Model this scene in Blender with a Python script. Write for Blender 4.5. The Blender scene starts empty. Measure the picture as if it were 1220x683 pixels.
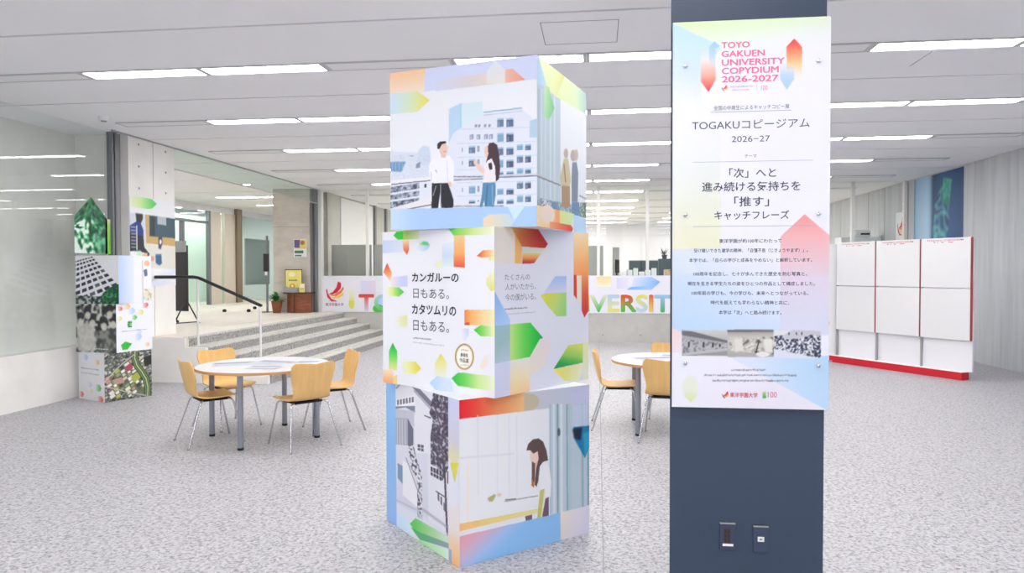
import bpy, bmesh, math, random
import numpy as np
from mathutils import Vector, Matrix

S = bpy.context.scene
COL = S.collection
random.seed(4)
RNG = np.random.default_rng(7)

# ------------------------------------------------------------------ camera, light, exposure
EYE = 1.6
F_PX, PITCH, YAW, ROLL = 860.0, 0.0215, 0.118, -0.0018
_c, _s = math.cos(YAW), math.sin(YAW)
_fw = Vector((-_s * math.cos(PITCH), _c * math.cos(PITCH), -math.sin(PITCH)))
_r = Vector((_c, _s, 0)); _u = _r.cross(_fw)
_r2 = _r * math.cos(ROLL) + _u * math.sin(ROLL); _u2 = _r2.cross(_fw)
cam_data = bpy.data.cameras.new('camera')
cam = bpy.data.objects.new('camera', cam_data); COL.objects.link(cam)
cam_data.sensor_width = 36.0
cam_data.lens = F_PX / 1220.0 * 36.0
cam_data.clip_start = 0.05; cam_data.clip_end = 200
M = Matrix.Identity(4)
for k in range(3):
    M[k][0] = _r2[k]; M[k][1] = _u2[k]; M[k][2] = -_fw[k]
M[2][3] = EYE
cam.matrix_world = M
S.camera = cam

S.view_settings.view_transform = 'Standard'
S.view_settings.look = 'None'
S.view_settings.gamma = 1.0
S.view_settings.use_curve_mapping = False
S.view_settings.exposure = 0.0
LAMP = 25.0            # radiance of the ceiling diffusers
DAY = 1.2              # overcast daylight through the entrance windows behind the viewpoint
world = bpy.data.worlds.new('daylight'); S.world = world
world.use_nodes = True
world.node_tree.nodes['Background'].inputs[0].default_value = (0.93, 0.96, 1.0, 1)
world.node_tree.nodes['Background'].inputs[1].default_value = DAY
S.cycles.max_bounces = 9
S.cycles.diffuse_bounces = 5
S.cycles.glossy_bounces = 4
S.cycles.transparent_max_bounces = 24
S.cycles.caustics_reflective = False
S.cycles.caustics_refractive = False
S.cycles.sample_clamp_indirect = 6.0
_pl = bpy.data.lights.new('window_portal', 'AREA'); _pl.shape = 'RECTANGLE'; _pl.size = 13.0; _pl.size_y = 3.4
_po = bpy.data.objects.new('window_portal', _pl); COL.objects.link(_po)
_po.location = (0, -6.3, 1.75); _po.rotation_euler = (math.pi / 2, 0, 0)
_pl.cycles.is_portal = True

# ------------------------------------------------------------------ colour and material helpers
def lin(c):
    c = np.asarray(c, float) / 255.0
    return np.where(c <= 0.04045, c / 12.92, ((c + 0.055) / 1.055) ** 2.4)
def rgba(c): return tuple(float(x) for x in lin(c)) + (1.0,)

def mat(name, col, rough=0.6, metal=0.0, spec=0.5):
    m = bpy.data.materials.new(name); m.use_nodes = True
    b = m.node_tree.nodes['Principled BSDF']
    b.inputs['Base Color'].default_value = rgba(col)
    b.inputs['Roughness'].default_value = rough
    b.inputs['Metallic'].default_value = metal
    b.inputs['Specular IOR Level'].default_value = spec
    return m
def ramp_mat(name, stops, scale, detail=3.0, rough=0.6, coords='Object', stretch=(1, 1, 1), kind='noise', bump=0.0, spec=0.4, noise_rough=0.6):
    m = mat(name, (128, 128, 128), rough, spec=spec); nt = m.node_tree; b = nt.nodes['Principled BSDF']
    tc = nt.nodes.new('ShaderNodeTexCoord'); mp = nt.nodes.new('ShaderNodeMapping')
    mp.inputs['Scale'].default_value = stretch
    nt.links.new(tc.outputs[coords], mp.inputs[0])
    if kind == 'noise':
        t = nt.nodes.new('ShaderNodeTexNoise'); t.inputs['Scale'].default_value = scale
        t.inputs['Detail'].default_value = detail; t.inputs['Roughness'].default_value = noise_rough; out = t.outputs[0]
    else:
        t = nt.nodes.new('ShaderNodeTexVoronoi'); t.inputs['Scale'].default_value = scale; out = t.outputs['Color']
    nt.links.new(mp.outputs[0], t.inputs['Vector'])
    r = nt.nodes.new('ShaderNodeValToRGB'); el = r.color_ramp.elements
    while len(el) < len(stops): el.new(0.5)
    for e, (p, c) in zip(el, stops): e.position = p; e.color = rgba(c)
    nt.links.new(out, r.inputs[0]); nt.links.new(r.outputs[0], b.inputs['Base Color'])
    if bump:
        bp = nt.nodes.new('ShaderNodeBump'); bp.inputs['Strength'].default_value = bump; bp.inputs['Distance'].default_value = 0.01
        nt.links.new(out, bp.inputs['Height']); nt.links.new(bp.outputs[0], b.inputs['Normal'])
    return m
def granite(name, light, mid, dark, rough):
    m = mat(name, mid, rough, spec=0.35); nt = m.node_tree; b = nt.nodes['Principled BSDF']
    tc = nt.nodes.new('ShaderNodeTexCoord')
    a = nt.nodes.new('ShaderNodeTexNoise'); a.inputs['Scale'].default_value = 40; a.inputs['Detail'].default_value = 6; a.inputs['Roughness'].default_value = 0.78
    v = nt.nodes.new('ShaderNodeTexVoronoi'); v.inputs['Scale'].default_value = 70
    for t in (a, v): nt.links.new(tc.outputs['Object'], t.inputs['Vector'])
    r = nt.nodes.new('ShaderNodeValToRGB'); el = r.color_ramp.elements
    el.new(0.5); el.new(0.5)
    for e, (p, c) in zip(el, ((0.30, dark), (0.44, mid), (0.52, light), (0.66, [min(255, x + 10) for x in light]))): e.position = p; e.color = rgba(c)
    r2 = nt.nodes.new('ShaderNodeValToRGB')
    r2.color_ramp.elements[0].position = 0.12; r2.color_ramp.elements[0].color = (0.38, 0.38, 0.40, 1)
    r2.color_ramp.elements[1].position = 0.42; r2.color_ramp.elements[1].color = (1, 1, 1, 1)
    mx = nt.nodes.new('ShaderNodeMix'); mx.data_type = 'RGBA'; mx.blend_type = 'MULTIPLY'; mx.inputs[0].default_value = 0.8
    nt.links.new(a.outputs[0], r.inputs[0]); nt.links.new(v.outputs['Color'], r2.inputs[0])
    nt.links.new(r.outputs[0], mx.inputs[6]); nt.links.new(r2.outputs[0], mx.inputs[7])
    nt.links.new(mx.outputs[2], b.inputs['Base Color'])
    return m
def glass_mat(name, tint, ior=1.45):
    m = bpy.data.materials.new(name); m.use_nodes = True; nt = m.node_tree; nt.nodes.clear()
    o = nt.nodes.new('ShaderNodeOutputMaterial'); mx = nt.nodes.new('ShaderNodeMixShader')
    t = nt.nodes.new('ShaderNodeBsdfTransparent'); t.inputs[0].default_value = rgba(tint)
    g = nt.nodes.new('ShaderNodeBsdfGlossy'); g.inputs['Roughness'].default_value = 0.0
    lw = nt.nodes.new('ShaderNodeLayerWeight'); lw.inputs[0].default_value = 0.5
    pw = nt.nodes.new('ShaderNodeMath'); pw.operation = 'POWER'; pw.inputs[1].default_value = 5.0
    f = nt.nodes.new('ShaderNodeMath'); f.operation = 'MULTIPLY_ADD'; f.inputs[1].default_value = 0.93; f.inputs[2].default_value = ((ior - 1) / (ior + 1)) ** 2
    nt.links.new(lw.outputs['Facing'], pw.inputs[0]); nt.links.new(pw.outputs[0], f.inputs[0])
    nt.links.new(f.outputs[0], mx.inputs[0]); nt.links.new(t.outputs[0], mx.inputs[1]); nt.links.new(g.outputs[0], mx.inputs[2])
    nt.links.new(mx.outputs[0], o.inputs[0])
    return m
def lamp_mat(name, strength, col=(255, 255, 255)):
    m = bpy.data.materials.new(name); m.use_nodes = True; nt = m.node_tree; nt.nodes.clear()
    o = nt.nodes.new('ShaderNodeOutputMaterial'); e = nt.nodes.new('ShaderNodeEmission')
    e.inputs[0].default_value = rgba(col); e.inputs[1].default_value = strength
    nt.links.new(e.outputs[0], o.inputs[0]); return m
def attr_mat(name, rough):
    m = mat(name, (200, 200, 200), rough, spec=0.35); nt = m.node_tree
    a = nt.nodes.new('ShaderNodeAttribute'); a.attribute_name = 'Col'
    nt.links.new(a.outputs['Color'], nt.nodes['Principled BSDF'].inputs['Base Color']); return m

PRINT = attr_mat('printed_sheet', 0.5)
INK = attr_mat('printed_ink', 0.6)
FLOOR = granite('speckled_granite', (189, 187, 192), (162, 161, 166), (88, 87, 94), 0.42)
STEP_LIT = granite('granite_tread_lit', (216, 214, 209), (200, 198, 194), (170, 168, 165), 0.6)  # same granite as the risers, light on the treads put into its colour
RISER_SHADED = granite('granite_riser_shaded', (176, 174, 172), (142, 140, 139), (92, 91, 91), 0.55)  # same granite darkened, shade on the risers put into its colour
CONC = ramp_mat('fair_faced_concrete', ((0.3, (184, 182, 178)), (0.55, (197, 195, 191)), (0.8, (205, 203, 199))), 1.6, 6, 0.75)
CONC_LIGHT = ramp_mat('light_concrete', ((0.3, (236, 234, 230)), (0.55, (244, 242, 238)), (0.8, (248, 246, 243))), 1.6, 6, 0.75)
CONC_WARM = ramp_mat('warm_concrete', ((0.3, (184, 177, 168)), (0.55, (202, 195, 186)), (0.8, (212, 206, 197))), 1.8, 6, 0.75, stretch=(1, 1, 2.2))
CONC_BOARD = ramp_mat('board_marked_concrete', ((0.3, (184, 187, 192)), (0.5, (197, 199, 204)), (0.75, (208, 210, 214))), 2.0, 3, 0.75, stretch=(4.0, 4.0, 0.25))
PLAT = ramp_mat('pale_stone_floor', ((0.3, (222, 215, 205)), (0.7, (234, 228, 219))), 9, 4, 0.5)
CEIL = mat('ceiling_board', (242, 242, 245), 0.8)
DARK_SLOT = mat('dark_slot', (40, 42, 50), 0.8)
HOLE = mat('formwork_hole', (140, 138, 133), 0.9)
WHITE = mat('white_paint', (240, 240, 242), 0.5)
BOARD = mat('white_display_board', (226, 226, 228), 0.55)
FRAMEG = mat('light_frame_grey', (196, 196, 200), 0.5)
OFFWHITE = mat('off_white_wall', (234, 234, 239), 0.7)
BODY = mat('white_board_body', (236, 237, 244), 0.55)
LAMP_ON = lamp_mat('lit_diffuser', LAMP, (255, 253, 250))
LAMP_OFF = mat('unlit_diffuser', (236, 236, 238), 0.4)
PILLAR = mat('blue_grey_paint', (50, 65, 88), 0.42)
PLATE = mat('blue_grey_plate', (52, 65, 88), 0.4)
ALU = mat('anodised_aluminium', (178, 178, 180), 0.35, 0.6)
STEEL = mat('mullion_grey', (126, 128, 134), 0.4, 0.3)
MULW = mat('pale_mullion', (226, 226, 224), 0.45)
CHROME = mat('chrome', (205, 206, 212), 0.16, 1.0)
LEGGREY = mat('silver_grey_paint', (150, 154, 164), 0.32, 0.55)
BLACK = mat('black_rubber', (24, 24, 27), 0.6)
BLACKMET = mat('black_metal', (30, 29, 32), 0.4)
TOPW = mat('white_laminate', (212, 212, 217), 0.3)
PLY = ramp_mat('pale_plywood', ((0.3, (226, 182, 114)), (0.5, (231, 188, 121)), (0.7, (236, 195, 130))), 5, 3, 0.42, stretch=(4, 1, 0.4))
EDGE = mat('wood_edge', (196, 148, 98), 0.5)
RED = mat('red_plinth', (204, 22, 44), 0.4)
REDLINE = mat('red_trim', (176, 70, 78), 0.5)
SEAM = mat('shadow_gap_grey', (150, 150, 153), 0.8)
GLASS = glass_mat('clear_glass', (251, 253, 252))
GLASS_G = glass_mat('greenish_glass', (244, 251, 248))
FROST = mat('frosted_partition', (176, 176, 170), 0.5)
TEAL = mat('dark_teal_partition', (44, 66, 74), 0.6)
BROWN = ramp_mat('brown_wood', ((0.3, (112, 62, 40)), (0.7, (148, 86, 56))), 5, 4, 0.4, stretch=(1, 1, 6))
BROWN_DK = mat('dark_brown_wood', (84, 54, 44), 0.5)
TAUPE = mat('taupe_metal', (214, 203, 190), 0.45, 0.0)
TAUPE_DK = mat('bronze_edge', (128, 112, 92), 0.45)
MINT = mat('pale_green_screen', (232, 250, 243), 0.5)
GREYP = mat('grey_noticeboard', (150, 156, 162), 0.7)
LEAF = mat('leaf_green', (52, 122, 48), 0.5)
PAPER = mat('paper_white', (240, 240, 242), 0.6)
WOODL = mat('light_wood_box', (206, 182, 148), 0.6)

# ------------------------------------------------------------------ mesh helpers
def bx(bm, x0, x1, y0, y1, z0, z1, bev=0.0):
    r = bmesh.ops.create_cube(bm, size=1.0)
    for v in r['verts']:
        v.co = Vector((x0 + (v.co.x + .5) * (x1 - x0), y0 + (v.co.y + .5) * (y1 - y0), z0 + (v.co.z + .5) * (z1 - z0)))
    if bev:
        es = list({e for v in r['verts'] for e in v.link_edges})
        bmesh.ops.bevel(bm, geom=es, offset=bev, segments=2, affect='EDGES', profile=0.5)
def prism(bm, pts, z0, z1):
    a = [bm.verts.new((x, y, z0)) for x, y in pts]; b = [bm.verts.new((x, y, z1)) for x, y in pts]
    n = len(pts)
    bm.faces.new(a[::-1]); bm.faces.new(b)
    for i in range(n): bm.faces.new((a[i], a[(i + 1) % n], b[(i + 1) % n], b[i]))
def tube(bm, path, r, n=10, caps=True):
    P = [Vector(p) for p in path]; rings = []
    rr = r if isinstance(r, (list, tuple)) else [r] * len(P)
    up = None
    for i, p in enumerate(P):
        t = (P[min(i + 1, len(P) - 1)] - P[max(i - 1, 0)]).normalized()
        if up is None:
            up = Vector((0, 0, 1)) if abs(t.z) < .9 else Vector((1, 0, 0))
        a = (up - t * up.dot(t)).normalized(); b = t.cross(a); up = a
        rings.append([bm.verts.new(p + (a * math.cos(k * 2 * math.pi / n) + b * math.sin(k * 2 * math.pi / n)) * rr[i]) for k in range(n)])
    for i in range(len(P) - 1):
        for k in range(n):
            bm.faces.new((rings[i][k], rings[i][(k + 1) % n], rings[i + 1][(k + 1) % n], rings[i + 1][k]))
    if caps:
        bm.faces.new(rings[0][::-1]); bm.faces.new(rings[-1])
def lathe(bm, prof, n=32, c=(0, 0)):
    rings = [[bm.verts.new((c[0] + r * math.cos(k * 2 * math.pi / n), c[1] + r * math.sin(k * 2 * math.pi / n), z)) for k in range(n)] for r, z in prof]
    for i in range(len(prof) - 1):
        for k in range(n): bm.faces.new((rings[i][k], rings[i][(k + 1) % n], rings[i + 1][(k + 1) % n], rings[i + 1][k]))
    bm.faces.new(rings[0][::-1]); bm.faces.new(rings[-1])
def bend(pts, rad=0.03, n=5):
    """round the corners of a polyline"""
    P = [Vector(p) for p in pts]; out = [P[0]]
    for i in range(1, len(P) - 1):
        a = (P[i - 1] - P[i]); b = (P[i + 1] - P[i]); d = min(rad, a.length * .45, b.length * .45)
        A = P[i] + a.normalized() * d; B = P[i] + b.normalized() * d
        for k in range(n + 1):
            t = k / n; out.append(A * (1 - t) ** 2 + P[i] * 2 * t * (1 - t) + B * t * t)
    out.append(P[-1]); return out

def obj(name, bm, m, parent=None, smooth=False):
    me = bpy.data.meshes.new(name)
    bmesh.ops.recalc_face_normals(bm, faces=bm.faces)
    bm.to_mesh(me); bm.free()
    if smooth:
        me.shade_smooth()
        me.set_sharp_from_angle(angle=math.radians(38))
    o = bpy.data.objects.new(name, me); COL.objects.link(o)
    me.materials.append(m)
    if parent is not None: o.parent = parent
    return o
def boxes(name, lst, m, parent=None, bev=0.0):
    bm = bmesh.new()
    for b in lst: bx(bm, *b, bev=bev)
    return obj(name, bm, m, parent)
def thing(name, label, cat, loc=(0, 0, 0), rz=0.0, group=None):
    o = bpy.data.objects.new(name, None); COL.objects.link(o)
    o.location = loc; o.rotation_euler = (0, 0, rz); o.empty_display_size = .1
    return tag(o, label, cat, group)
def tag(o, label, cat, group=None):
    o['label'] = label; o['category'] = cat
    if group: o['group'] = group
    return o
def struct(o):
    o['kind'] = 'structure'; return o
def dup(root, loc, rz, label):
    r = root.copy(); COL.objects.link(r); r.location = loc; r.rotation_euler = (0, 0, rz); r['label'] = label
    for ch in list(root.children):
        c = ch.copy(); COL.objects.link(c); c.parent = r
        for g in ch.children:
            d = g.copy(); COL.objects.link(d); d.parent = c
    return r

# ------------------------------------------------------------------ printed faces: a small painter whose pixels become the colours of a fine grid
def homography(quad):
    """maps layout points inside a measured quad (tl, tr, br, bl) to 0..1 board coordinates"""
    A, b = [], []
    for (x, y), (u, v) in zip(quad, ((0, 0), (1, 0), (1, 1), (0, 1))):
        A.append([x, y, 1, 0, 0, 0, -u * x, -u * y]); b.append(u)
        A.append([0, 0, 0, x, y, 1, -v * x, -v * y]); b.append(v)
    h = np.append(np.linalg.solve(np.array(A, float), np.array(b, float)), 1).reshape(3, 3)
    return h
class Sheet:
    SS = 2
    def __init__(self, quad, w, h, bg):
        self.H = homography(quad); self.w, self.h = w * self.SS, h * self.SS
        self.a = np.empty((self.h, self.w, 3)); self.a[:] = bg
    def uv(self, pts):
        p = np.atleast_2d(np.array(pts, float)); q = np.c_[p, np.ones(len(p))] @ self.H.T
        return q[:, :2] / q[:, 2:]
    def px(self, pts): return self.uv(pts) * [self.w, self.h]
    def mask(self, pts, soft=0):
        P = self.px(pts); m = np.zeros((self.h, self.w))
        x0, y0 = np.floor(P.min(0)).astype(int) - 1; x1, y1 = np.ceil(P.max(0)).astype(int) + 1
        x0, y0 = max(x0, 0), max(y0, 0); x1, y1 = min(x1, self.w), min(y1, self.h)
        if x1 <= x0 or y1 <= y0: return m
        X, Y = np.meshgrid(np.arange(x0, x1) + .5, np.arange(y0, y1) + .5)
        ins = np.zeros(X.shape, bool)
        for (ax, ay), (bx_, by) in zip(P, np.roll(P, -1, 0)):
            if ay == by: continue
            c = ((ay > Y) != (by > Y)) & (X < (bx_ - ax) * (Y - ay) / (by - ay) + ax)
            ins ^= c
        m[y0:y1, x0:x1] = ins
        if soft: m = blur(m, soft)
        return m
    def put(self, m, col):
        m = m[..., None]; self.a = self.a * (1 - m) + np.asarray(col, float) * m
    def poly(self, pts, col, alpha=1.0, soft=0): self.put(self.mask(pts, soft) * alpha, col)
    def grad(self, pts, p0, p1, stops, soft=0):
        """stops: (t, (r, g, b[, a]))"""
        m = self.mask(pts, soft); A, B = self.px([p0, p1]); d = B - A
        X, Y = np.meshgrid(np.arange(self.w) + .5, np.arange(self.h) + .5)
        t = ((X - A[0]) * d[0] + (Y - A[1]) * d[1]) / (d @ d)
        ts = [s[0] for s in stops]; cs = np.array([tuple(s[1]) + (() if len(s[1]) == 4 else (1.0,)) for s in stops], float)
        C = np.stack([np.interp(t, ts, cs[:, k]) for k in range(4)], -1)
        self.put(m * C[..., 3], C[..., :3])
    def oval(self, c, rx, ry, col, alpha=1.0, soft=0, n=28):
        self.poly([(c[0] + rx * math.cos(k * 2 * math.pi / n), c[1] + ry * math.sin(k * 2 * math.pi / n)) for k in range(n)], col, alpha, soft)
    def line(self, a, b, w, col, alpha=1.0, soft=0):
        d = np.subtract(b, a); L = math.hypot(*d); nx, ny = -d[1] / L * w / 2, d[0] / L * w / 2
        self.poly([(a[0] + nx, a[1] + ny), (b[0] + nx, b[1] + ny), (b[0] - nx, b[1] - ny), (a[0] - nx, a[1] - ny)], col, alpha, soft)
    def speck(self, pts, cell, cols, seed=1, soft=1, alpha=1.0, edge=0):
        """mottled patches of the given colours, cell in sheet cells"""
        r = np.random.default_rng(seed); m = self.mask(pts, edge) * alpha
        n1 = r.random((self.h // cell + 2, self.w // cell + 2))
        k = np.kron(n1, np.ones((cell, cell)))[:self.h, :self.w]
        k = blur(k, max(1, cell // 2)) * .7 + blur(r.random((self.h, self.w)), 1) * .3
        rank = (k - k.min()) / (k.max() - k.min() + 1e-9)
        q = np.quantile(rank[m > .2], np.linspace(0, 1, len(cols) + 1)[1:-1]) if (m > .2).any() else []
        idx = np.searchsorted(q, rank)
        C = np.asarray(cols, float)[idx]
        if soft: C = np.stack([blur(C[..., c], soft) for c in range(3)], -1)
        self.a = self.a * (1 - m[..., None]) + C * m[..., None]
    def scribble(self, a, b, h, col, seed=1, alpha=.7, dash=1.6):
        """a line of print too small to read: short strokes"""
        r = np.random.default_rng(seed); a = np.array(a, float); b = np.array(b, float); L = np.linalg.norm(b - a); t = 0.0
        while t < L:
            w = dash * r.uniform(.5, 1.1)
            p = a + (b - a) * t / L; q = a + (b - a) * min(t + w, L) / L; o = r.uniform(-.15, .15) * h
            self.line((p[0], p[1] + o), (q[0], q[1] + o), h * r.uniform(.55, 1.0), col, alpha)
            t += w + dash * r.uniform(.15, .35)
    def grid(self):
        a = self.a.reshape(self.h // 2, 2, self.w // 2, 2, 3).mean((1, 3)); return np.clip(a, 0, 255)
def blur(m, n):
    n = int(n)
    for ax in (0, 1):
        for _ in range(2):
            p = np.pad(m, [(n, n) if k == ax else (0, 0) for k in (0, 1)], mode='edge')
            c = np.cumsum(p, ax); z = np.zeros_like(np.take(c, [0], ax)); c = np.concatenate([z, c], ax)
            L = m.shape[ax]; w = 2 * n + 1
            m = (np.take(c, range(w, w + L), ax) - np.take(c, range(0, L), ax)) / w
    return m
def col_attr(me, rgb):
    at = me.color_attributes.new('Col', 'FLOAT_COLOR', 'POINT')
    buf = np.ones((len(rgb), 4), np.float32); buf[:, :3] = lin(rgb); at.data.foreach_set('color', buf.ravel())
def sheet_mesh(name, sheet, o, ex, ey, parent=None, m=None, warp=None, thick=0.0):
    """grid on the plane o + u*ex + v*ey (v runs down the print), coloured by the painted sheet; thick gives the sheet its edge"""
    g = sheet.grid(); h, w = g.shape[:2]
    U, V = np.meshgrid(np.linspace(0, 1, w), np.linspace(0, 1, h))
    if warp: U, V = warp(U, V)
    o, ex, ey = (np.array(x, float) for x in (o, ex, ey))
    co = (o + U[..., None] * ex + V[..., None] * ey).reshape(-1, 3)
    i = np.arange(h * w).reshape(h, w)
    q = np.stack([i[1:, :-1], i[1:, 1:], i[:-1, 1:], i[:-1, :-1]], -1).reshape(-1, 4)
    cols = g.reshape(-1, 3)
    faces = q.tolist()
    if thick:
        n = np.cross(ex, -ey); n = n / np.linalg.norm(n)
        ring = np.concatenate([i[0, :], i[1:, -1], i[-1, -2::-1], i[-2:0:-1, 0]])
        b0 = len(co); co = np.concatenate([co, co[ring] - n * thick]); cols = np.concatenate([cols, np.full((len(ring), 3), 236.0)])
        L = len(ring)
        for k in range(L): faces.append([int(ring[k]), int(ring[(k + 1) % L]), b0 + (k + 1) % L, b0 + k])
        faces.append([b0 + k for k in range(L)])
    me = bpy.data.meshes.new(name); me.from_pydata(co.tolist(), [], faces); col_attr(me, cols)
    me.materials.append(m or PRINT)
    ob = bpy.data.objects.new(name, me); COL.objects.link(ob)
    if parent is not None: ob.parent = parent
    return ob

_glyph = {}
def glyphs(body, weight):
    key = (body, weight)
    if key not in _glyph:
        c = bpy.data.curves.new('type', 'FONT'); c.body = body; c.resolution_u = 3; c.offset = weight
        ob = bpy.data.objects.new('type', c); COL.objects.link(ob)
        me = bpy.data.meshes.new_from_object(ob.evaluated_get(bpy.context.evaluated_depsgraph_get()))
        v = np.array([x.co[:2] for x in me.vertices]) if len(me.vertices) else np.zeros((0, 2)); p = [list(f.vertices) for f in me.polygons]
        bpy.data.objects.remove(ob); bpy.data.curves.remove(c); bpy.data.meshes.remove(me)
        _glyph[key] = (v, p)
    return _glyph[key]
class Type:
    """flat lettering collected into one mesh that lies on a face o + u*ex + v*ey"""
    def __init__(self): self.v, self.c, self.f, self.seg = [], [], [], []
    def add(self, body, u0, v0, u1, v1, col, weight=0.0, fn=None):
        """fits the line into the box (u0, v0)-(u1, v1); v down; fn(char index, height 0..1) may colour letters"""
        heavy = weight if weight > .011 else 0
        if heavy: weight = 0.0
        self.seg.append((len(self.v), len(self.f)))
        v, p = glyphs(body, weight)
        lo, hi = v.min(0), v.max(0)
        if fn is None: parts = [(v, p, None)]
        else:
            parts = []
            for i, ch in enumerate(body):
                if ch == ' ': continue
                gv, gp = glyphs(ch, weight); pv, _ = glyphs(body[:i + 1], weight)
                parts.append((gv + [pv[:, 0].max() - gv[:, 0].max(), 0], gp, i))
        if heavy:
            parts = [(gv + heavy * np.array([math.cos(a), math.sin(a)]), gp, i) for a in np.arange(8) * math.pi / 4 for gv, gp, i in parts]
            n0 = len(parts) // 8
            lo, hi = lo - heavy, hi + heavy
        for k, (gv, gp, i) in enumerate(parts):
            t = (gv - lo) / (hi - lo); b = len(self.v); dz = .00005 * (k // n0) if heavy else 0.0
            for x, y in t:
                self.v.append((u0 + x * (u1 - u0), v1 + y * (v0 - v1), dz))
                self.c.append(col if fn is None else fn(i, y))
            self.f += [[b + k for k in q] for q in gp]
    def rule(self, u0, v0, u1, v1, col):
        self.seg.append((len(self.v), len(self.f)))
        b = len(self.v); self.v += [(u0, v1, 0), (u1, v1, 0), (u1, v0, 0), (u0, v0, 0)]; self.c += [col] * 4; self.f.append([b, b + 1, b + 2, b + 3])
    def build(self, name, o, ex, ey, parent, lift=0.0012, lines=False):
        if lines:
            for (a, fa), (b, fb) in zip(self.seg, self.seg[1:] + [(len(self.v), len(self.f))]):
                t = Type(); t.v, t.c, t.f = self.v[a:b], self.c[a:b], [[i - a for i in q] for q in self.f[fa:fb]]
                t.build('printed_rule' if len(t.v) == 4 else name, o, ex, ey, parent, lift)
            return
        o, ex, ey = (np.array(x, float) for x in (o, ex, ey)); n = np.cross(ex, -ey); n = n / np.linalg.norm(n)
        uv = np.array(self.v); co = o + n * (lift + uv[:, 2:]) + uv[:, :1] * ex + uv[:, 1:2] * ey
        me = bpy.data.meshes.new(name); me.from_pydata(co.tolist(), [], self.f); col_attr(me, np.array(self.c, float))
        me.materials.append(INK); ob = bpy.data.objects.new(name, me); COL.objects.link(ob); ob.parent = parent
        return ob

# ================================================================== THE SETTING
HC = 3.5                       # ceiling height
XL, XR, YB = -6.45, 6.55, 16.2 # planes of the left glazing, right wall and rear glazing
XG = -6.60                     # left glazing before the concrete column
LV = 0.65                      # raised level at the top of the steps
ROW0, ROW = 6.48, 2.2075       # strip-light rows
struct(boxes('floor', [(-6.75, 6.75, -6.4, YB + .1, -.12, 0)], FLOOR))
struct(boxes('trim_1', [(.03, .037, -6, YB, -.004, .0006)], SEAM))
struct(boxes('floor_raised', [(-12.7, XL, 9.74, 24.2, .5, LV), (XL, -5.87, 9.74, YB, .5, LV - .002), (XL, XR + .2, YB + .1, 30.2, .5, LV)], PLAT))
# steps up to the raised level
NOSE = [-5.85, -5.54, -5.23, -4.92, -4.61]
struct(boxes('stair_risers', [(XL, n - .012, 9.80, YB, LV - .13 * (k + 1), LV - .13 * k - .02) for k, n in enumerate(NOSE)], RISER_SHADED))
struct(boxes('stair_treads', [(n - .34 if k else n - .10, n, 9.78, YB, LV - .13 * k - .02, LV - .13 * k + (.0 if k else .002)) for k, n in enumerate(NOSE)], STEP_LIT))
struct(boxes('wall_stair_end', [(-7.2, NOSE[0] - .03, 9.72, 9.80, 0, LV - .012)] + [(NOSE[k - 1] - .03, n - .03, 9.72, 9.80, 0, LV - .13 * k - .012) for k, n in enumerate(NOSE) if k], CONC_LIGHT))
# left side: low wall, concrete behind the glazing, columns
struct(boxes('wall_left', [(-6.75, XG, -6.2, 9.72, 0, LV), (-7.45, -7.25, -6.2, 9.74, 0, HC)], CONC_LIGHT))
struct(boxes('wall_left_return', [(-12.7, -7.25, 9.5, 9.74, 0, HC)], CONC))
col_l = struct(boxes('pillar_left', [(-7.3, XL, 9.33, 10.42, 0, HC)], CONC_LIGHT))
bm = bmesh.new()
for y, dz in ((9.56, 0), (10.2, 0)):
    for z in (3.40, 3.09, 2.78):
        tube(bm, [(XL - .004, y, z), (XL + .002, y, z)], .016, 12)
bx(bm, XL - .004, XL + .001, 9.885, 9.893, LV, HC)
obj('formwork_mark', bm, HOLE, col_l)
struct(boxes('trim_2', [(XG - .02, XG + .06, 9.12, 9.15, LV, HC), (XG - .02, XG + .06, 9.18, 9.21, LV, HC)], STEEL))
struct(boxes('trim_3', [(XG + .01, XG + .03, 9.21, 9.33, LV, HC)], ALU))
struct(boxes('window_left', [(XG - .006, XG + .006, 6.6, 9.12, LV, HC)], GLASS))
struct(boxes('window_left_near', [(XG - .006, XG + .006, -6.0, 6.56, LV, HC)], GLASS))
struct(boxes('trim_4', [(XG - .05, XG + .03, 6.56, 6.6, LV, HC)], STEEL))
# hanging smoke glass over the opening, and its edge rail
struct(boxes('window_smoke_screen', [(XL - .004, XL + .004, 10.42, YB - .1, HC - .32, HC)], GLASS_G))
struct(boxes('trim_5', [(XL - .012, XL + .012, 10.42, YB - .1, HC - .335, HC - .32), (XL - .015, XL + .015, 9.0, YB, HC - .02, HC)], ALU))
pc = struct(boxes('pillar_corridor', [(-7.45, -6.58, 15.95, 16.75, LV, HC)], CONC_WARM))
boxes('formwork_mark', [(-7.452, -6.578, 15.948, 15.951, 2.62, 2.628)], HOLE, pc)
struct(boxes('trim_6', [(-6.58, -6.53, 16.0, 16.2, LV, HC), (-6.50, -6.44, 16.05, 16.22, LV, HC)], STEEL))
struct(boxes('trim_7', [(-6.44, -6.36, 16.12, 16.26, LV, HC)], MULW))
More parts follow.
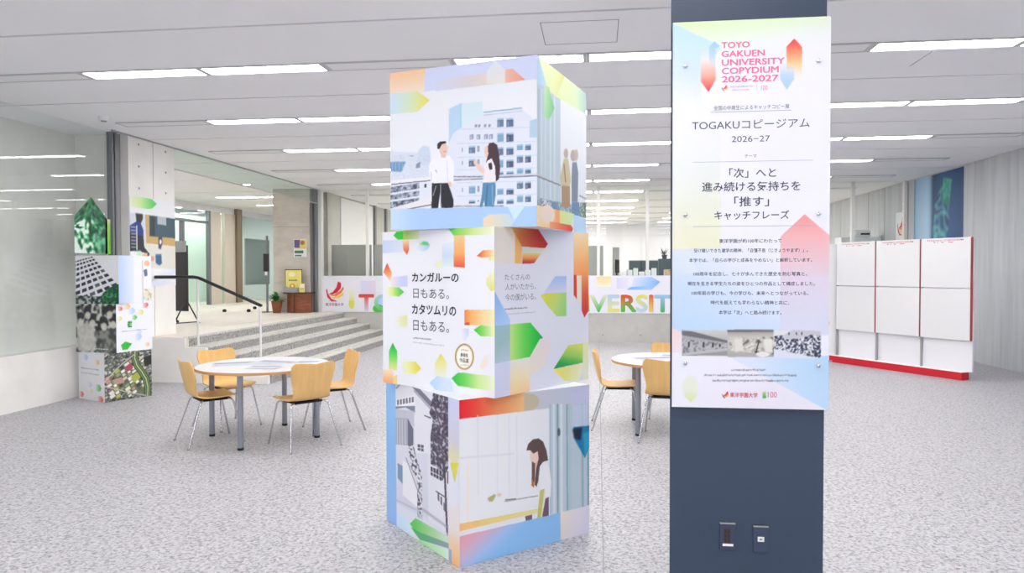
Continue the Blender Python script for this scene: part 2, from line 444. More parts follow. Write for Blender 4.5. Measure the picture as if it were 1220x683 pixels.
# corridor behind: facade parallel to it
XF = -11.0
struct(boxes('wall_corridor_far', [(-12.7, XL, 24.0, 24.2, LV, HC), (-12.8, -12.65, 9.6, 24.2, 0, HC)], OFFWHITE))
struct(boxes('wall_corridor_lintel', [(XF - .1, XF + .02, 16.0, 24.0, 3.32, HC), (XF - .1, XF + .02, 9.74, 16.0, LV, HC)], OFFWHITE))
struct(boxes('window_corridor_screen', [(XF - 1.42, XF - 1.40, 16.0, 24.0, LV, 3.32)], MINT))
struct(boxes('window_corridor', [(XF - .006, XF + .006, 17.0, 19.36, LV, 3.32), (XF - .006, XF + .006, 20.0, 20.22, LV, 3.32), (XF - .006, XF + .006, 21.15, 24.0, LV, 3.32)], GLASS_G))
struct(boxes('trim_8', [(XF - .05, XF + .05, 19.36, 19.46, LV, 3.32), (XF - .06, XF + .04, 18.05, 18.16, LV, 2.95), (XF - .03, XF + .03, 16.2, 19.4, 2.95, 3.02)], STEEL))
struct(boxes('trim_9', [(XF - .05, XF + .05, 19.46, 20.0, LV, 3.32), (XF - .05, XF + .05, 20.22, 20.85, LV, 3.32)], TAUPE))
struct(boxes('trim_10', [(XF - .08, XF + .12, 20.85, 21.15, LV, HC)], TAUPE_DK))
# rear wall: low concrete wall, rear glazing and its mullions
kw = struct(boxes('wall_rear_low', [(XL, XR + .2, YB, YB + .1, 0, LV)], CONC))
bm = bmesh.new()
for x in (.12, .95, 1.6, 2.4): 
    tube(bm, [(x, YB - .002, .17), (x, YB + .01, .17)], .015, 10)
for x in (-4.55, -4.0): tube(bm, [(x, YB - .002, .5), (x, YB + .01, .5)], .015, 10)
obj('formwork_mark', bm, HOLE, kw)
MX = [-5.31, -4.24, -3.18, -2.11, -1.05, .02, 1.1, 2.18, 3.27, 4.35, 5.44]
for n, (a, b) in enumerate(zip([-6.36] + MX, MX + [6.48])):
    struct(boxes('window_%d' % (n + 1), [(a + .02, b - .02, YB + .08, YB + .09, LV, HC)], GLASS))
for n, x in enumerate(MX):
    struct(boxes('trim_%d' % (n + 20), [(x - .032, x + .032, YB + .05, YB + .13, LV, HC)], MULW))
# right wall with the boarded concrete beyond the rear glazing
wr = struct(boxes('wall_right', [(XR, XR + .2, -6.2, 30.2, 0, HC)], CONC_BOARD))
boxes('panel_joint', [(XR - .003, XR + .001, y, y + .02, LV, HC) for y in (17.5, 18.5, 19.5, 20.5, 21.5, 22.5, 23.5, 24.5)], SEAM, wr)
struct(boxes('trim_40', [(6.47, 6.54, YB + .04, YB + .14, 0, HC)], MULW))
struct(boxes('pillar_right', [(XR - .006, XR, YB + .14, 17.0, LV, HC)], CONC_BOARD))
# rooms beyond the rear glazing
struct(boxes('wall_far', [(-6.6, XR + .2, 30.0, 30.2, LV, HC)], OFFWHITE))
wl = struct(boxes('wall_left_office', [(-6.65, XL, 16.76, 30.2, LV, HC)], CONC))
boxes('white_panel', [(XL, XL + .03, 17.6, 20.2, LV, HC - .05)], WHITE, wl)
boxes('mullion', [(XL, XL + .07, y, y + .12, LV, HC) for y in (20.3, 21.4, 23.2, 25.0, 27.0)] , STEEL, wl)
struct(boxes('wall_front', [(-6.6, XR + .2, -6.3, -6.2, 0, .1), (-6.6, XR + .2, -6.3, -6.2, 3.42, HC)] + [(x - .05, x + .05, -6.3, -6.2, .1, 3.42) for x in (-6.5, -4.3, -2.1, .1, 2.3, 4.5, 6.6)], ALU))
# ceiling in strips with dark slots between them
JY = [5.35 + ROW * k for k in range(-5, 12)]
e = [-6.4] + JY + [30.3]
struct(boxes('ceiling', [(-12.8, XR + .2, a + (.0 if i == 0 else .016), b - .016, HC, HC + .06) for i, (a, b) in enumerate(zip(e[:-1], e[1:]))], CEIL))
struct(boxes('ceiling_slot', [(-12.8, XR + .2, -6.4, 30.3, HC + .06, HC + .1)], DARK_SLOT))
struct(boxes('trim_50', [(-.44, .16, 5.55, 5.556, HC - .002, HC), (-.44, .16, 6.09, 6.096, HC - .002, HC), (-.44, -.434, 5.55, 6.09, HC - .002, HC), (.154, .16, 5.55, 6.09, HC - .002, HC), (2.88, 2.886, 6.7, 7.15, HC - .002, HC)], SEAM))

# the square blue-grey pillar behind the information panel
struct(obj('pillar_blue', (lambda b: (prism(b, [(.324, 3.3), (.989, 3.3), (.93, 3.72), (.383, 3.72)], 0, HC), b)[1])(bmesh.new()), PILLAR))

# ================================================================== STRIP LIGHTS (recessed, two lit and one unlit along every row)
def light_proto(on):
    t = bpy.data.objects.new('ceiling_light', None); COL.objects.link(t); t.empty_display_size = .1
    boxes('diffuser', [(-.570, .570, -.105, .105, -.010, -.004)], LAMP_ON if on else LAMP_OFF, t)
    boxes('frame', [(-.597, .597, -.118, -.105, -.014, -.001), (-.597, .597, .105, .118, -.014, -.001), (-.597, -.570, -.105, .105, -.014, -.001), (.570, .597, -.105, .105, -.014, -.001)], FRAMEG, t)
    t['category'] = 'ceiling light'
    t['group'] = 'recessed strip lights in rows along the ceiling'
    return t
ORD = ['first', 'second', 'third', 'fourth', 'fifth', 'sixth', 'seventh', 'eighth', 'ninth', 'tenth', 'eleventh', 'twelfth']
P_ON = P_OFF = None
def add_light(x, y, on, label):
    global P_ON, P_OFF
    if on and P_ON is None: P_ON = light_proto(True); r = P_ON; r.location = (x, y, HC); r['label'] = label; return
    if not on and P_OFF is None: P_OFF = light_proto(False); r = P_OFF; r.location = (x, y, HC); r['label'] = label; return
    dup(P_ON if on else P_OFF, (x, y, HC), 0, label)
for k in range(-5, 11):
    y = ROW0 + ROW * k
    for j in range(10):
        x = -5.5 + 1.2 * j
        on = j % 3 != 0
        if y < 5 and not on: continue
        if k < 0: where = 'in %s ceiling row behind the viewpoint' % ORD[-k - 1]
        elif y < YB: where = 'in %s ceiling row before rear glass' % ORD[k]
        else: where = 'in %s ceiling row beyond rear glass' % ORD[k - 5]
        add_light(x, y, on, '%s strip light %s, %s from left' % ('lit' if on else 'unlit', where, ORD[j]))
for y, nm in ((ROW0 + 5 * ROW, 'nearer'), (ROW0 + 6 * ROW, 'farther')):
    for x, sd in ((-9.1, 'left'), (-7.9, 'right')):
        add_light(x, y, True, '%s half of the %s lit strip in the corridor ceiling past the steps' % (sd, nm))
for x, y, lb in ((-9.1, ROW0 + 2 * ROW, 'added corridor strip light hidden behind the left concrete column'), (-10.3, ROW0 + 2 * ROW, 'added corridor strip light farthest left, behind the left concrete column'), (-10.3, ROW0 + 3 * ROW, 'added corridor strip light deep behind the left concrete column'), (-9.1, ROW0 + 3 * ROW, 'added corridor strip light just behind the left concrete column'),  # unseen strips added to brighten the corridor
                 (-9.1, ROW0 + 7 * ROW, 'added corridor strip light hidden behind the corridor column'), (-7.9, ROW0 + 7 * ROW, 'far added strip light hidden behind the corridor column'),  # two more out-of-view strips, added for corridor light
                 (-11.75, 16.6, 'added strip light in the room behind the corridor glass, nearest'), (-11.75, 17.7, 'second added strip light in the room behind the corridor glass'), (-11.75, 18.8, 'third added strip light in the room behind the corridor glass'), (-11.75, 20.0, 'fourth added strip light in the room behind the corridor glass'), (-11.75, 21.2, 'fifth added strip light in the room behind the corridor glass'), (-11.75, 22.4, 'added strip light in the room behind the corridor glass, farthest')): add_light(x, y, True, lb)  # strips added behind the corridor glass to brighten it and the corridor
for (x, y), lb in (((-8.45, 12.4), 'small round downlight in corridor ceiling above the black sign stand'), ((-7.6, 15.0), 'small round downlight in corridor ceiling near the corridor column')):
    t = thing('downlight', lb, 'downlight', (x, y, HC), group='round downlights in the corridor ceiling')
    b = bmesh.new(); lathe(b, [(.075, -.006), (.095, -.010), (.10, -.001)], 24); obj('trim_ring', b, WHITE, t)
    b = bmesh.new(); lathe(b, [(.07, -.012), (.07, -.007)], 20); obj('diffuser', b, LAMP_ON, t)
t = thing('smoke_detector', 'small white smoke detector on the ceiling above the concrete column', 'smoke detector', (-6.02, 8.25, HC))
b = bmesh.new(); lathe(b, [(.02, -.05), (.05, -.045), (.06, -.02), (.065, -.001)], 24); obj('housing', b, WHITE, t)
b = bmesh.new(); lathe(b, [(.034, -.056), (.034, -.049)], 18); obj('sensor_head', b, SEAM, t)

# ================================================================== PRINTED CUBES
GRN, YLW, ORG, RD, BLU, LAV = (48, 190, 72), (226, 220, 92), (250, 180, 112), (226, 62, 52), (170, 204, 246), (214, 216, 244)
PALE = (238, 239, 247)

def top_front():
    s = Sheet([(464.7, 86), (639.7, 67), (640, 272), (465.5, 275)], 230, 250, (238, 241, 249))
    s.poly([(464, 80), (641, 60), (641, 96), (464, 113)], (216, 222, 251))
    s.grad([(464, 80), (507.5, 76), (506, 110), (464, 114)], (480, 86), (482, 112), [(0, (252, 204, 160)), (1, (248, 232, 214))])
    s.grad([(519, 96), (602, 85), (602, 100), (519, 109)], (519, 100), (602, 95), [(0, (216, 221, 245)), (.5, (226, 217, 222)), (1, (240, 222, 204))])
    s.grad([(601, 84.5), (611, 83.5), (626, 97), (601, 100.5)], (601, 92), (626, 92), [(0, (244, 196, 176)), (1, (236, 156, 136))])
    s.grad([(580, 101), (580, 86), (591, 73), (602, 85), (602, 101)], (591, 73), (591, 101), [(0, (226, 232, 250)), (1, (238, 234, 228))])
    s.grad([(465, 111), (498, 108.5), (512.5, 119.5), (498, 133), (465, 136)], (470, 121), (511, 120), [(0, (214, 232, 248)), (.45, (216, 236, 206)), (1, (236, 222, 98))])
    # city view
    s.poly([(535.5, 130), (549, 124), (575, 122), (576, 160), (535, 180)], (190, 216, 242))
    s.poly([(549, 124), (575, 122), (576, 160), (549, 162)], (218, 236, 246)); s.line((549.5, 124), (549.5, 160), 2, (160, 216, 234))
    s.poly([(540, 160), (548, 154), (574, 140), (581, 134), (622, 131), (641, 150), (641, 249), (515, 249), (533, 176)], (229, 234, 247))
    s.line((576, 135), (622, 130.5), 1.6, (158, 188, 206)); s.line((576, 138.5), (622, 134), 1, (188, 204, 220))
    for y in (155, 172, 188.5, 203.5, 219, 235): s.line((545, y), (641, y - 1.5), .9, (206, 213, 232))
    tint = [(88, 108, 140), (70, 96, 134), (112, 160, 196), (62, 74, 104)]
    def win(x0, x1, y0, y1, k):
        s.poly([(x0, y0), (x1, y0 - .4), (x1, y1 - .4), (x0, y1)], tint[k % 4]); s.poly([(x0, y0), (x1, y0 - .4), (x1, y0 + 1.6), (x0, y0 + 2)], (150, 190, 220))
        s.poly([(x0 + 1, y0 + 4), (x0 + 2.8, y0 + 4), (x0 + 2.8, y1 - 1), (x0 + 1, y1 - 1)], (150, 170, 196), .6)
    k = 0
    for y0, y1 in ((142.5, 153), (160, 170.6), (177, 186.5), (192, 201.5), (206, 210), (226.5, 233.8), (239.5, 245)):
        for x0, x1 in ((592.5, 600), (603.5, 611.8)): win(x0, x1, y0, y1, k); k += 1
    for y0, y1 in ((174, 181), (187, 196), (203, 209), (218.5, 227), (235, 243)):
        for x0, x1 in ((616, 623.2), (625.5, 632.5)): win(x0, x1, y0, y1, k); k += 3
    for y0, y1 in ((175, 184), (191, 199.5), (223, 232), (240, 244)):
        win(559, 566.5, y0, y1, k); k += 1
        s.poly([(569, y0), (571.5, y0), (571.5, y1 - 2), (569, y1 - 2)], (150, 150, 172)); s.poly([(550.5, y0 + 2), (552, y0 + 2), (552, y1 - 2), (550.5, y1 - 2)], (160, 166, 190))
    for x in (566, 570, 577, 582): s.poly([(x, 149.5), (x + 2.6, 149), (x + 2.6, 152.5), (x, 153)], (140, 140, 160))
    for x in (560, 568, 577, 583): s.poly([(x, 161.5), (x + 4.6, 161), (x + 4.6, 167), (x, 167.5)], (146, 152, 180)); s.poly([(x + 1, 163), (x + 2, 163), (x + 2, 167), (x + 1, 167)], (214, 220, 240))
    s.poly([(631, 146), (641, 143), (641, 166), (631, 166)], (178, 208, 230))
    s.poly([(465, 180), (500, 182), (512, 176), (516, 220), (465, 220)], (220, 228, 243), .9, 2)
    s.poly([(497, 196), (499, 180), (504, 174), (512, 175), (514, 198)], (208, 220, 240), 1, 1)
    s.poly([(465, 193), (484, 192.5), (479, 205), (465, 204)], (92, 142, 194), 1, 1)
    for x in (468, 472, 476, 480): s.line((x, 192), (x, 204), .7, (150, 180, 214))
    s.poly([(496, 196), (501, 193), (501, 200), (496, 201)], (110, 120, 150)); s.line((488, 186), (493, 186), 1, (140, 150, 180))
    s.speck([(465, 222), (500, 216), (500, 241), (465, 249)], 5, [(74, 82, 102), (128, 138, 158), (210, 216, 230), (90, 110, 130), (200, 206, 222)], 3)
    for y in (221, 230.5, 239): s.line((465, y + 1), (500, y - 4), 2.4, (226, 230, 240))
    s.poly([(500, 215), (514, 213), (514, 240), (500, 244)], (228, 232, 244)); s.poly([(506, 220), (508.5, 219.6), (508.5, 224), (506, 224.4)], (60, 66, 86))
    s.line((465, 217.5), (516, 213), 4.5, (238, 238, 246)); s.line((465, 220), (516, 215.5), 1.1, (88, 92, 112))
    s.line((541, 213), (641, 210.5), 4.0, (206, 212, 226)); s.line((541, 211.3), (575, 212), 1, (96, 98, 116)); s.line((590, 213), (641, 211.6), 1.4, (110, 110, 126)); s.line((541, 215.6), (576, 214.6), 1.0, (100, 102, 122))
    s.poly([(465, 249), (512, 236), (530, 244), (560, 246), (465, 252)], (234, 233, 240)); s.line((485, 250), (516, 244.5), 1.2, (100, 92, 104)); s.line((541, 247), (600, 247), 1.4, (150, 150, 164))
    s.speck([(540, 160), (574, 140), (622, 132), (641, 150), (641, 246), (516, 246), (533, 178)], 3, [(214, 220, 238), (232, 236, 248), (240, 243, 250), (198, 206, 228)], 61, 1, .15)
    s.speck([(466, 186), (514, 180), (514, 212), (466, 214)], 3, [(196, 208, 230), (226, 232, 244), (238, 241, 249), (170, 188, 216)], 62, 1, .25)
    # two people in the photograph
    s.poly([(516, 190), (524, 186.5), (529, 187), (536, 186.5), (541, 194), (541.5, 206), (540, 220), (536, 221), (534, 219), (513.5, 219), (511.5, 205), (512, 195)], (243, 243, 250))
    s.line((519, 203), (521, 206), 1.2, (176, 178, 200)); s.line((533, 192), (534, 218), .8, (216, 218, 234)); s.line((514, 205), (514.5, 217), .8, (206, 208, 228))
    s.oval((529, 178.5), 5, 7.6, (238, 202, 188)); s.poly([(526, 183), (532, 184), (531, 189), (526, 188)], (234, 196, 182)); s.line((529, 181.5), (532, 181), 1, (210, 130, 120))
    s.poly([(521.5, 178), (521.5, 172), (525, 169), (531, 168.5), (532.6, 171), (527, 172.5), (524, 178)], (34, 34, 42))
    s.oval((536.5, 220.5), 2.2, 3.2, (238, 198, 182))
    s.poly([(515, 219), (534, 219), (538, 230), (541, 240), (540.5, 248.5), (526.5, 249), (525, 230), (522.5, 249), (514.5, 249)], (40, 41, 50))
    s.line((520, 222), (516.5, 234), .7, (190, 190, 200)); s.line((525.6, 220), (525.6, 247), .8, (160, 160, 172))
    s.poly([(565.5, 197), (568.5, 195), (580, 205), (578, 209), (572, 206)], (238, 208, 196)); s.oval((566.5, 194.5), 2, 3.3, (240, 206, 192))
    s.poly([(577, 196), (584, 190), (591, 192), (594, 202), (592, 217), (576, 219.5), (577.5, 206)], (242, 234, 241))
    s.oval((580.2, 181), 3.0, 6.2, (240, 206, 194)); s.poly([(580, 186), (584, 187), (583, 192), (580, 191)], (236, 200, 188))
    s.poly([(581.5, 176), (583, 172), (588, 171), (592.5, 174), (595, 186), (596, 203), (594.5, 215), (591, 218), (590, 200), (586, 190), (581, 193), (579, 196), (582, 185)], (74, 54, 66))
    s.poly([(582, 196), (586, 195), (587, 203), (584, 204), (582.5, 201)], (52, 44, 58))
    s.poly([(575.5, 219), (590.5, 219), (591, 232), (588.5, 248), (578, 248), (577, 240), (575, 248), (571.5, 248), (574, 236)], (92, 142, 182)); s.line((581, 222), (579, 247), 1.5, (66, 112, 156)); s.line((587, 222), (587, 246), 1.5, (120, 168, 204))
    s.poly([(464, 249.6), (641, 247.5), (641, 275), (464, 278)], (174, 206, 250))
    s.grad([(464, 249.6), (500, 249), (500, 277), (464, 278)], (465, 262), (500, 262), [(0, (206, 228, 248)), (1, (206, 228, 248, 0))])
    s.grad([(576, 268), (576, 262), (583, 257), (606, 256.5), (613, 266), (608, 272), (576, 272)], (576, 262), (612, 262), [(0, (242, 214, 182)), (.6, (214, 220, 212)), (1, (196, 216, 236))])
    s.poly([(605, 248), (625, 248), (613, 265)], (208, 232, 250))
    return s
def top_side():
    s = Sheet([(639.7, 67), (699, 111), (698, 276.5), (640, 272)], 150, 250, (230, 234, 241))
    s.grad([(640, 90), (668, 100), (668, 250), (640, 250)], (640, 0), (668, 0), [(0, (186, 204, 216)), (.25, (204, 216, 226)), (.3, (222, 229, 236)), (1, (230, 234, 241))])
    for x, c in ((642, (160, 182, 196)), (645.5, (208, 221, 229)), (650, (210, 220, 230)), (656, (220, 227, 236)), (661, (216, 224, 233))): s.line((x, 108), (x, 248), 1.6, c, .8, 1)
    for y in range(180, 240, 8): s.line((649, y), (664, y + 2), .8, (196, 206, 220), .7)
    s.poly([(640, 66), (643, 71), (651, 104), (640, 104)], (184, 216, 238))
    s.grad([(641, 66), (674, 91), (673, 94), (664, 118), (652, 108)], (643, 72), (672, 100), [(0, (236, 239, 202)), (.6, (224, 232, 176)), (1, (212, 214, 130))])
    s.grad([(673, 93), (700, 111), (699, 136), (663, 117)], (668, 104), (699, 118), [(0, (220, 230, 178)), (.55, (212, 232, 184)), (1, (170, 206, 208))])
    s.grad([(648.5, 103), (654, 106), (661, 131), (655, 144), (648.5, 143)], (649, 120), (661, 130), [(0, (190, 228, 186)), (.6, (142, 212, 146)), (1, (112, 198, 150))])
    s.line((640, 211), (652, 215), 3.4, (196, 196, 206)); s.line((640, 213), (668, 222), 1.8, (132, 132, 146)); s.line((690, 232), (699, 236), 2, (170, 172, 182))
    s.speck([(640, 238), (656, 240), (698, 246), (698, 260), (640, 252)], 5, [(120, 142, 148), (170, 184, 194), (108, 148, 172), (206, 212, 220)], 5, 2)
    s.poly([(657, 241), (664, 242), (664, 252), (657, 251)], (104, 146, 184), 1, 1); s.speck([(645, 239), (655, 241), (655, 250), (645, 249)], 3, [(120, 126, 138), (226, 228, 234)], 9, 1)
    s.speck([(691, 240), (699, 240), (699, 260), (691, 258)], 4, [(104, 138, 108), (76, 96, 92), (180, 196, 190)], 6)
    s.oval((674.5, 184), 2.6, 6, (178, 156, 146), .85, 1); s.poly([(672, 190), (677, 190), (679, 204), (680, 216), (678, 226), (669, 226), (667.5, 212), (670, 200)], (200, 188, 152), 1, 1)
    s.poly([(669, 222), (679, 222), (679, 246), (675, 248), (669, 246)], (166, 138, 106), 1, 1); s.line((672, 196), (674, 218), 1.4, (150, 112, 86), .9, 1)
    s.oval((683, 186), 3.2, 7, (176, 162, 158), .9, 1); s.oval((686.5, 185), 2.4, 7, (196, 176, 168), .9, 1); s.poly([(682, 194), (687, 193), (689, 206), (688, 240), (681, 240), (681, 210)], (122, 134, 156), 1, 1)
    s.poly([(681, 240), (690, 240), (691, 258), (686, 256), (681, 254)], (98, 138, 176), 1, 1)
    s.grad([(639, 247), (664, 251), (664, 280), (639, 280)], (640, 260), (666, 262), [(0, (250, 224, 178)), (1, (246, 186, 124))])
    s.oval((652.5, 257), 8.5, 11, (240, 222, 210))
    s.poly([(662, 251), (667, 251), (667, 280), (662, 280)], (244, 170, 112)); s.grad([(667, 251), (684, 254), (680, 268), (667, 266)], (668, 256), (680, 266), [(0, (226, 232, 150)), (1, (208, 240, 180))])
    s.grad([(655, 265), (680, 267.5), (682.5, 271), (681, 276), (655, 275)], (655, 270), (682, 272), [(0, (246, 170, 110)), (.5, (236, 110, 80)), (1, (218, 44, 48))])
    s.poly([(683, 255), (700, 258), (700, 280), (683, 278)], (186, 216, 242))
    return s
def mid_front():
    s = Sheet([(455.5, 276), (590, 268), (590, 472.5), (457, 455.5)], 230, 250, PALE)
    G = s.grad
    G([(480, 274), (500, 272), (500, 284), (480, 285)], (478, 280), (500, 280), [(0, (160, 206, 80)), (1, (232, 238, 200))])
    s.poly([(469, 280), (473.5, 274.5), (480.5, 274), (480.5, 284.5), (474, 285)], (62, 202, 62))
    G([(454, 286), (481, 285), (481, 300), (454, 301.5)], (455, 294), (481, 293), [(0, (204, 216, 247)), (1, (228, 232, 249))])
    G([(480, 285), (488, 285), (488, 297), (485.5, 303), (481, 297)], (484, 285), (485, 302), [(0, (248, 226, 188)), (1, (226, 92, 52))])
    G([(500, 289), (505, 286.5), (510, 287), (513, 291.4), (500, 291.6)], (499, 289), (512, 289), [(0, (210, 234, 214)), (.5, (104, 214, 126)), (1, (112, 218, 180))])
    G([(497, 292), (513, 291.6), (510, 297), (505, 299), (497, 298)], (497, 295), (512, 294), [(0, (238, 240, 249)), (1, (190, 214, 248))])
    G([(534, 270), (590, 267), (590, 278), (568, 279), (541, 279.5)], (535, 275), (590, 275), [(0, (66, 200, 76)), (.2, (140, 214, 90)), (.55, (214, 232, 150)), (1, (244, 244, 226))])
    G([(541.5, 279.5), (554.5, 279), (554.5, 318), (541.5, 317)], (548, 280), (548, 317), [(0, (244, 206, 150)), (.55, (246, 176, 108)), (1, (234, 90, 62))])
    G([(527.5, 290), (541.5, 287), (541.5, 317), (527.5, 318)], (534, 290), (534, 318), [(0, (228, 232, 249)), (.5, (202, 222, 242)), (1, (222, 238, 240))])
    G([(519, 317), (521, 311), (527, 309), (527, 318)], (520, 317), (527, 312), [(0, (232, 236, 190)), (1, (232, 238, 214))])
    G([(568.5, 304), (576, 297), (590, 296), (590, 305), (574, 305.5)], (569, 302), (590, 300), [(0, (230, 84, 54)), (.5, (246, 176, 112)), (1, (247, 234, 194))])
    G([(583, 305), (590, 304), (590, 310), (583, 309)], (583, 305), (590, 310), [(0, (226, 232, 150)), (1, (238, 240, 226))])
    G([(461.5, 313), (467, 324), (466.5, 336), (457, 324)], (462, 314), (464, 336), [(0, (228, 76, 50)), (.5, (246, 160, 104)), (1, (248, 232, 210))])
    G([(466, 330), (486, 328), (486, 341), (466, 342)], (466, 336), (486, 335), [(0, (240, 232, 232)), (.6, (208, 212, 244)), (1, (200, 208, 246))])
    G([(459, 342), (476, 342), (482, 347.5), (476, 353), (463, 352)], (462, 347), (482, 347), [(0, (244, 242, 214)), (.3, (222, 236, 140)), (1, (52, 196, 66))])
    G([(580, 330), (588, 321), (592, 321), (592, 342), (586, 346), (580, 338)], (586, 321), (586, 346), [(0, (240, 242, 226)), (1, (222, 224, 120))])
    G([(554, 368), (592, 367), (592, 386), (558, 386), (554, 382)], (554, 376), (591, 376), [(0, (238, 138, 68)), (.25, (247, 182, 108)), (.6, (244, 214, 158)), (1, (242, 238, 200))])
    s.poly([(554, 383), (560, 383), (560, 386), (554, 386)], (216, 86, 44))
    G([(565, 391.5), (573, 386), (590, 387), (590, 399), (573, 399)], (566, 392), (588, 392), [(0, (44, 194, 64)), (.35, (120, 212, 84)), (1, (234, 240, 190))])
    G([(551, 390), (559, 390), (559, 398), (555, 405), (551, 403)], (551, 398), (559, 396), [(0, (238, 236, 247)), (1, (206, 216, 248))])
    G([(472, 377), (486, 375), (486, 388), (474, 390)], (472, 382), (486, 382), [(0, (240, 242, 236)), (1, (228, 232, 168))])
    G([(468.5, 408), (474, 418), (474, 441), (464, 441), (464, 418)], (469, 408), (469, 441), [(0, (34, 178, 74)), (.35, (82, 212, 88)), (.75, (186, 230, 130)), (1, (238, 230, 170))])
    G([(457, 440), (469, 440), (469, 458), (457, 456)], (463, 438), (463, 456), [(0, (248, 236, 214)), (1, (248, 170, 106))])
    s.poly([(469, 448), (474, 446), (474, 458), (469, 456)], (244, 216, 150))
    G([(479, 430), (496, 430), (502.5, 438), (496, 445), (482, 444)], (479, 437), (502, 437), [(0, (232, 236, 226)), (.3, (236, 238, 180)), (1, (226, 212, 72))])
    G([(526, 420), (533, 431), (532, 450), (519, 449), (519, 432)], (526, 420), (526, 449), [(0, (226, 218, 92)), (.5, (234, 232, 170)), (1, (238, 240, 236))])
    G([(512.5, 455), (521, 447), (538, 449), (548, 462), (548, 468), (522, 466)], (514, 455), (548, 460), [(0, (178, 212, 250)), (.5, (214, 226, 250)), (1, (236, 238, 248))])
    G([(538.5, 449), (547, 442), (592, 446), (592, 464), (546, 458)], (540, 449), (592, 454), [(0, (40, 186, 70)), (.25, (100, 206, 84)), (.6, (204, 232, 150)), (1, (242, 243, 230))])
    G([(572, 436), (577, 422), (584, 420), (583, 430), (576, 438)], (572, 436), (584, 420), [(0, (244, 228, 216)), (1, (240, 234, 236))])
    s.poly([(537, 449), (541, 465), (520, 465)], (206, 224, 250), .7)
    s.oval((554, 423.5), 11.4, 15.6, (176, 146, 92)); s.oval((554, 423.5), 9.8, 13.8, (236, 222, 186)); s.oval((554, 423.5), 8.8, 12.6, (250, 248, 240))
    s.scribble((493, 402), (514.5, 403.5), 1.8, (120, 122, 138), 1, .8); s.scribble((493, 407), (530, 411), 1.3, (172, 174, 188), 2, .7)
    s.scribble((550, 415.5), (559, 416), 1.6, (150, 130, 96), 3, .7); s.scribble((549, 433), (559, 433.6), 1, (170, 156, 130), 4, .7)
    return s
def mid_side():
    s = Sheet([(590, 268), (701, 279), (701, 455.5), (590, 472.5)], 230, 250, (229, 231, 245))
    G = s.grad
    G([(590, 266), (613, 270), (622, 312), (590, 313)], (600, 268), (602, 312), [(0, (246, 226, 190)), (.4, (236, 228, 222)), (1, (242, 230, 206))])
    s.poly([(598, 266), (614, 270), (614, 313), (622, 313), (622, 292), (640, 290), (640, 268)], (248, 190, 116)); 
    s.oval((590, 302), 23, 32, (237, 230, 222)); s.poly([(590, 313), (622, 313), (622, 345), (590, 345)], (229, 231, 245))
    G([(609, 269), (641, 273), (652.5, 291), (649, 296), (622, 293)], (609, 278), (650, 286), [(0, (240, 186, 96)), (.35, (226, 116, 66)), (.75, (208, 58, 50)), (1, (200, 34, 46))])
    s.poly([(622.5, 293.5), (651, 296), (646, 302), (622.5, 301)], (232, 236, 224))
    G([(622.5, 301), (645, 301.5), (636, 313.5), (622.5, 313.5)], (630, 301), (630, 313), [(0, (242, 226, 150)), (.5, (246, 160, 92)), (1, (204, 48, 48))])
    s.poly([(637, 313), (645, 301), (652, 296), (660, 300), (640, 315)], (232, 234, 240), .8)
    G([(683, 276), (702, 278), (702, 371), (696, 381), (692.5, 372), (692.5, 330), (688, 330), (688, 360), (683, 353)], (690, 279), (696, 381), [(0, (244, 222, 184)), (.25, (250, 198, 136)), (.5, (248, 156, 92)), (.72, (226, 92, 62)), (1, (206, 38, 52))])
    s.poly([(683, 329), (686, 329), (687, 358), (683, 353)], (216, 60, 50)); s.poly([(687, 330), (692.6, 330), (692.6, 362), (687, 362)], (236, 230, 214))
    G([(647, 350), (661, 330), (674.5, 330), (674.5, 350)], (662, 330), (662, 350), [(0, (162, 196, 242)), (1, (222, 218, 246))])
    G([(643.5, 352), (652, 349.5), (674.5, 349.5), (674.5, 378), (663, 378), (652, 365)], (645, 354), (674, 374), [(0, (222, 222, 70)), (.5, (202, 222, 120)), (1, (146, 212, 136))])
    s.scribble((602, 366.5), (628, 366), 1.9, (110, 112, 130), 5, .8); s.scribble((602, 373), (637, 371.5), 1.3, (160, 162, 178), 6, .7)
    G([(589, 343), (608, 379), (608, 388), (589, 388)], (590, 350), (600, 388), [(0, (148, 190, 242)), (1, (178, 210, 250))])
    G([(589, 386), (608, 385), (608, 429), (589, 431)], (590, 386), (602, 430), [(0, (160, 196, 214)), (.5, (164, 196, 200)), (1, (186, 204, 226))])
    G([(608, 385), (632, 384), (646.5, 402.5), (632, 425), (608, 428)], (608, 406), (646, 403), [(0, (202, 236, 136)), (.45, (96, 218, 84)), (.8, (34, 196, 66)), (1, (36, 172, 98))])
    s.poly([(589, 431), (608, 428), (608, 475), (589, 475)], (216, 219, 246))
    G([(608, 428), (631, 425), (631, 470), (608, 475)], (620, 427), (618, 466), [(0, (238, 236, 230)), (.6, (246, 228, 186)), (1, (247, 210, 160))])
    G([(631.5, 444), (631.5, 424), (643, 404), (655, 402), (656, 412), (648, 436), (636, 446)], (634, 440), (654, 404), [(0, (240, 230, 218)), (1, (238, 226, 234))])
    G([(659, 441), (677, 413), (695, 411.5), (695, 435)], (680, 412), (676, 440), [(0, (216, 224, 106)), (.5, (150, 206, 96)), (.85, (44, 172, 70)), (1, (30, 156, 82))])
    G([(659, 441.5), (695, 436), (690, 457), (672, 456)], (660, 442), (690, 454), [(0, (242, 222, 92)), (.5, (226, 226, 140)), (1, (240, 240, 214))])
    G([(694, 411), (702, 410), (702, 455), (694, 457)], (696, 411), (698, 455), [(0, (230, 232, 180)), (1, (240, 240, 224))])
    return s
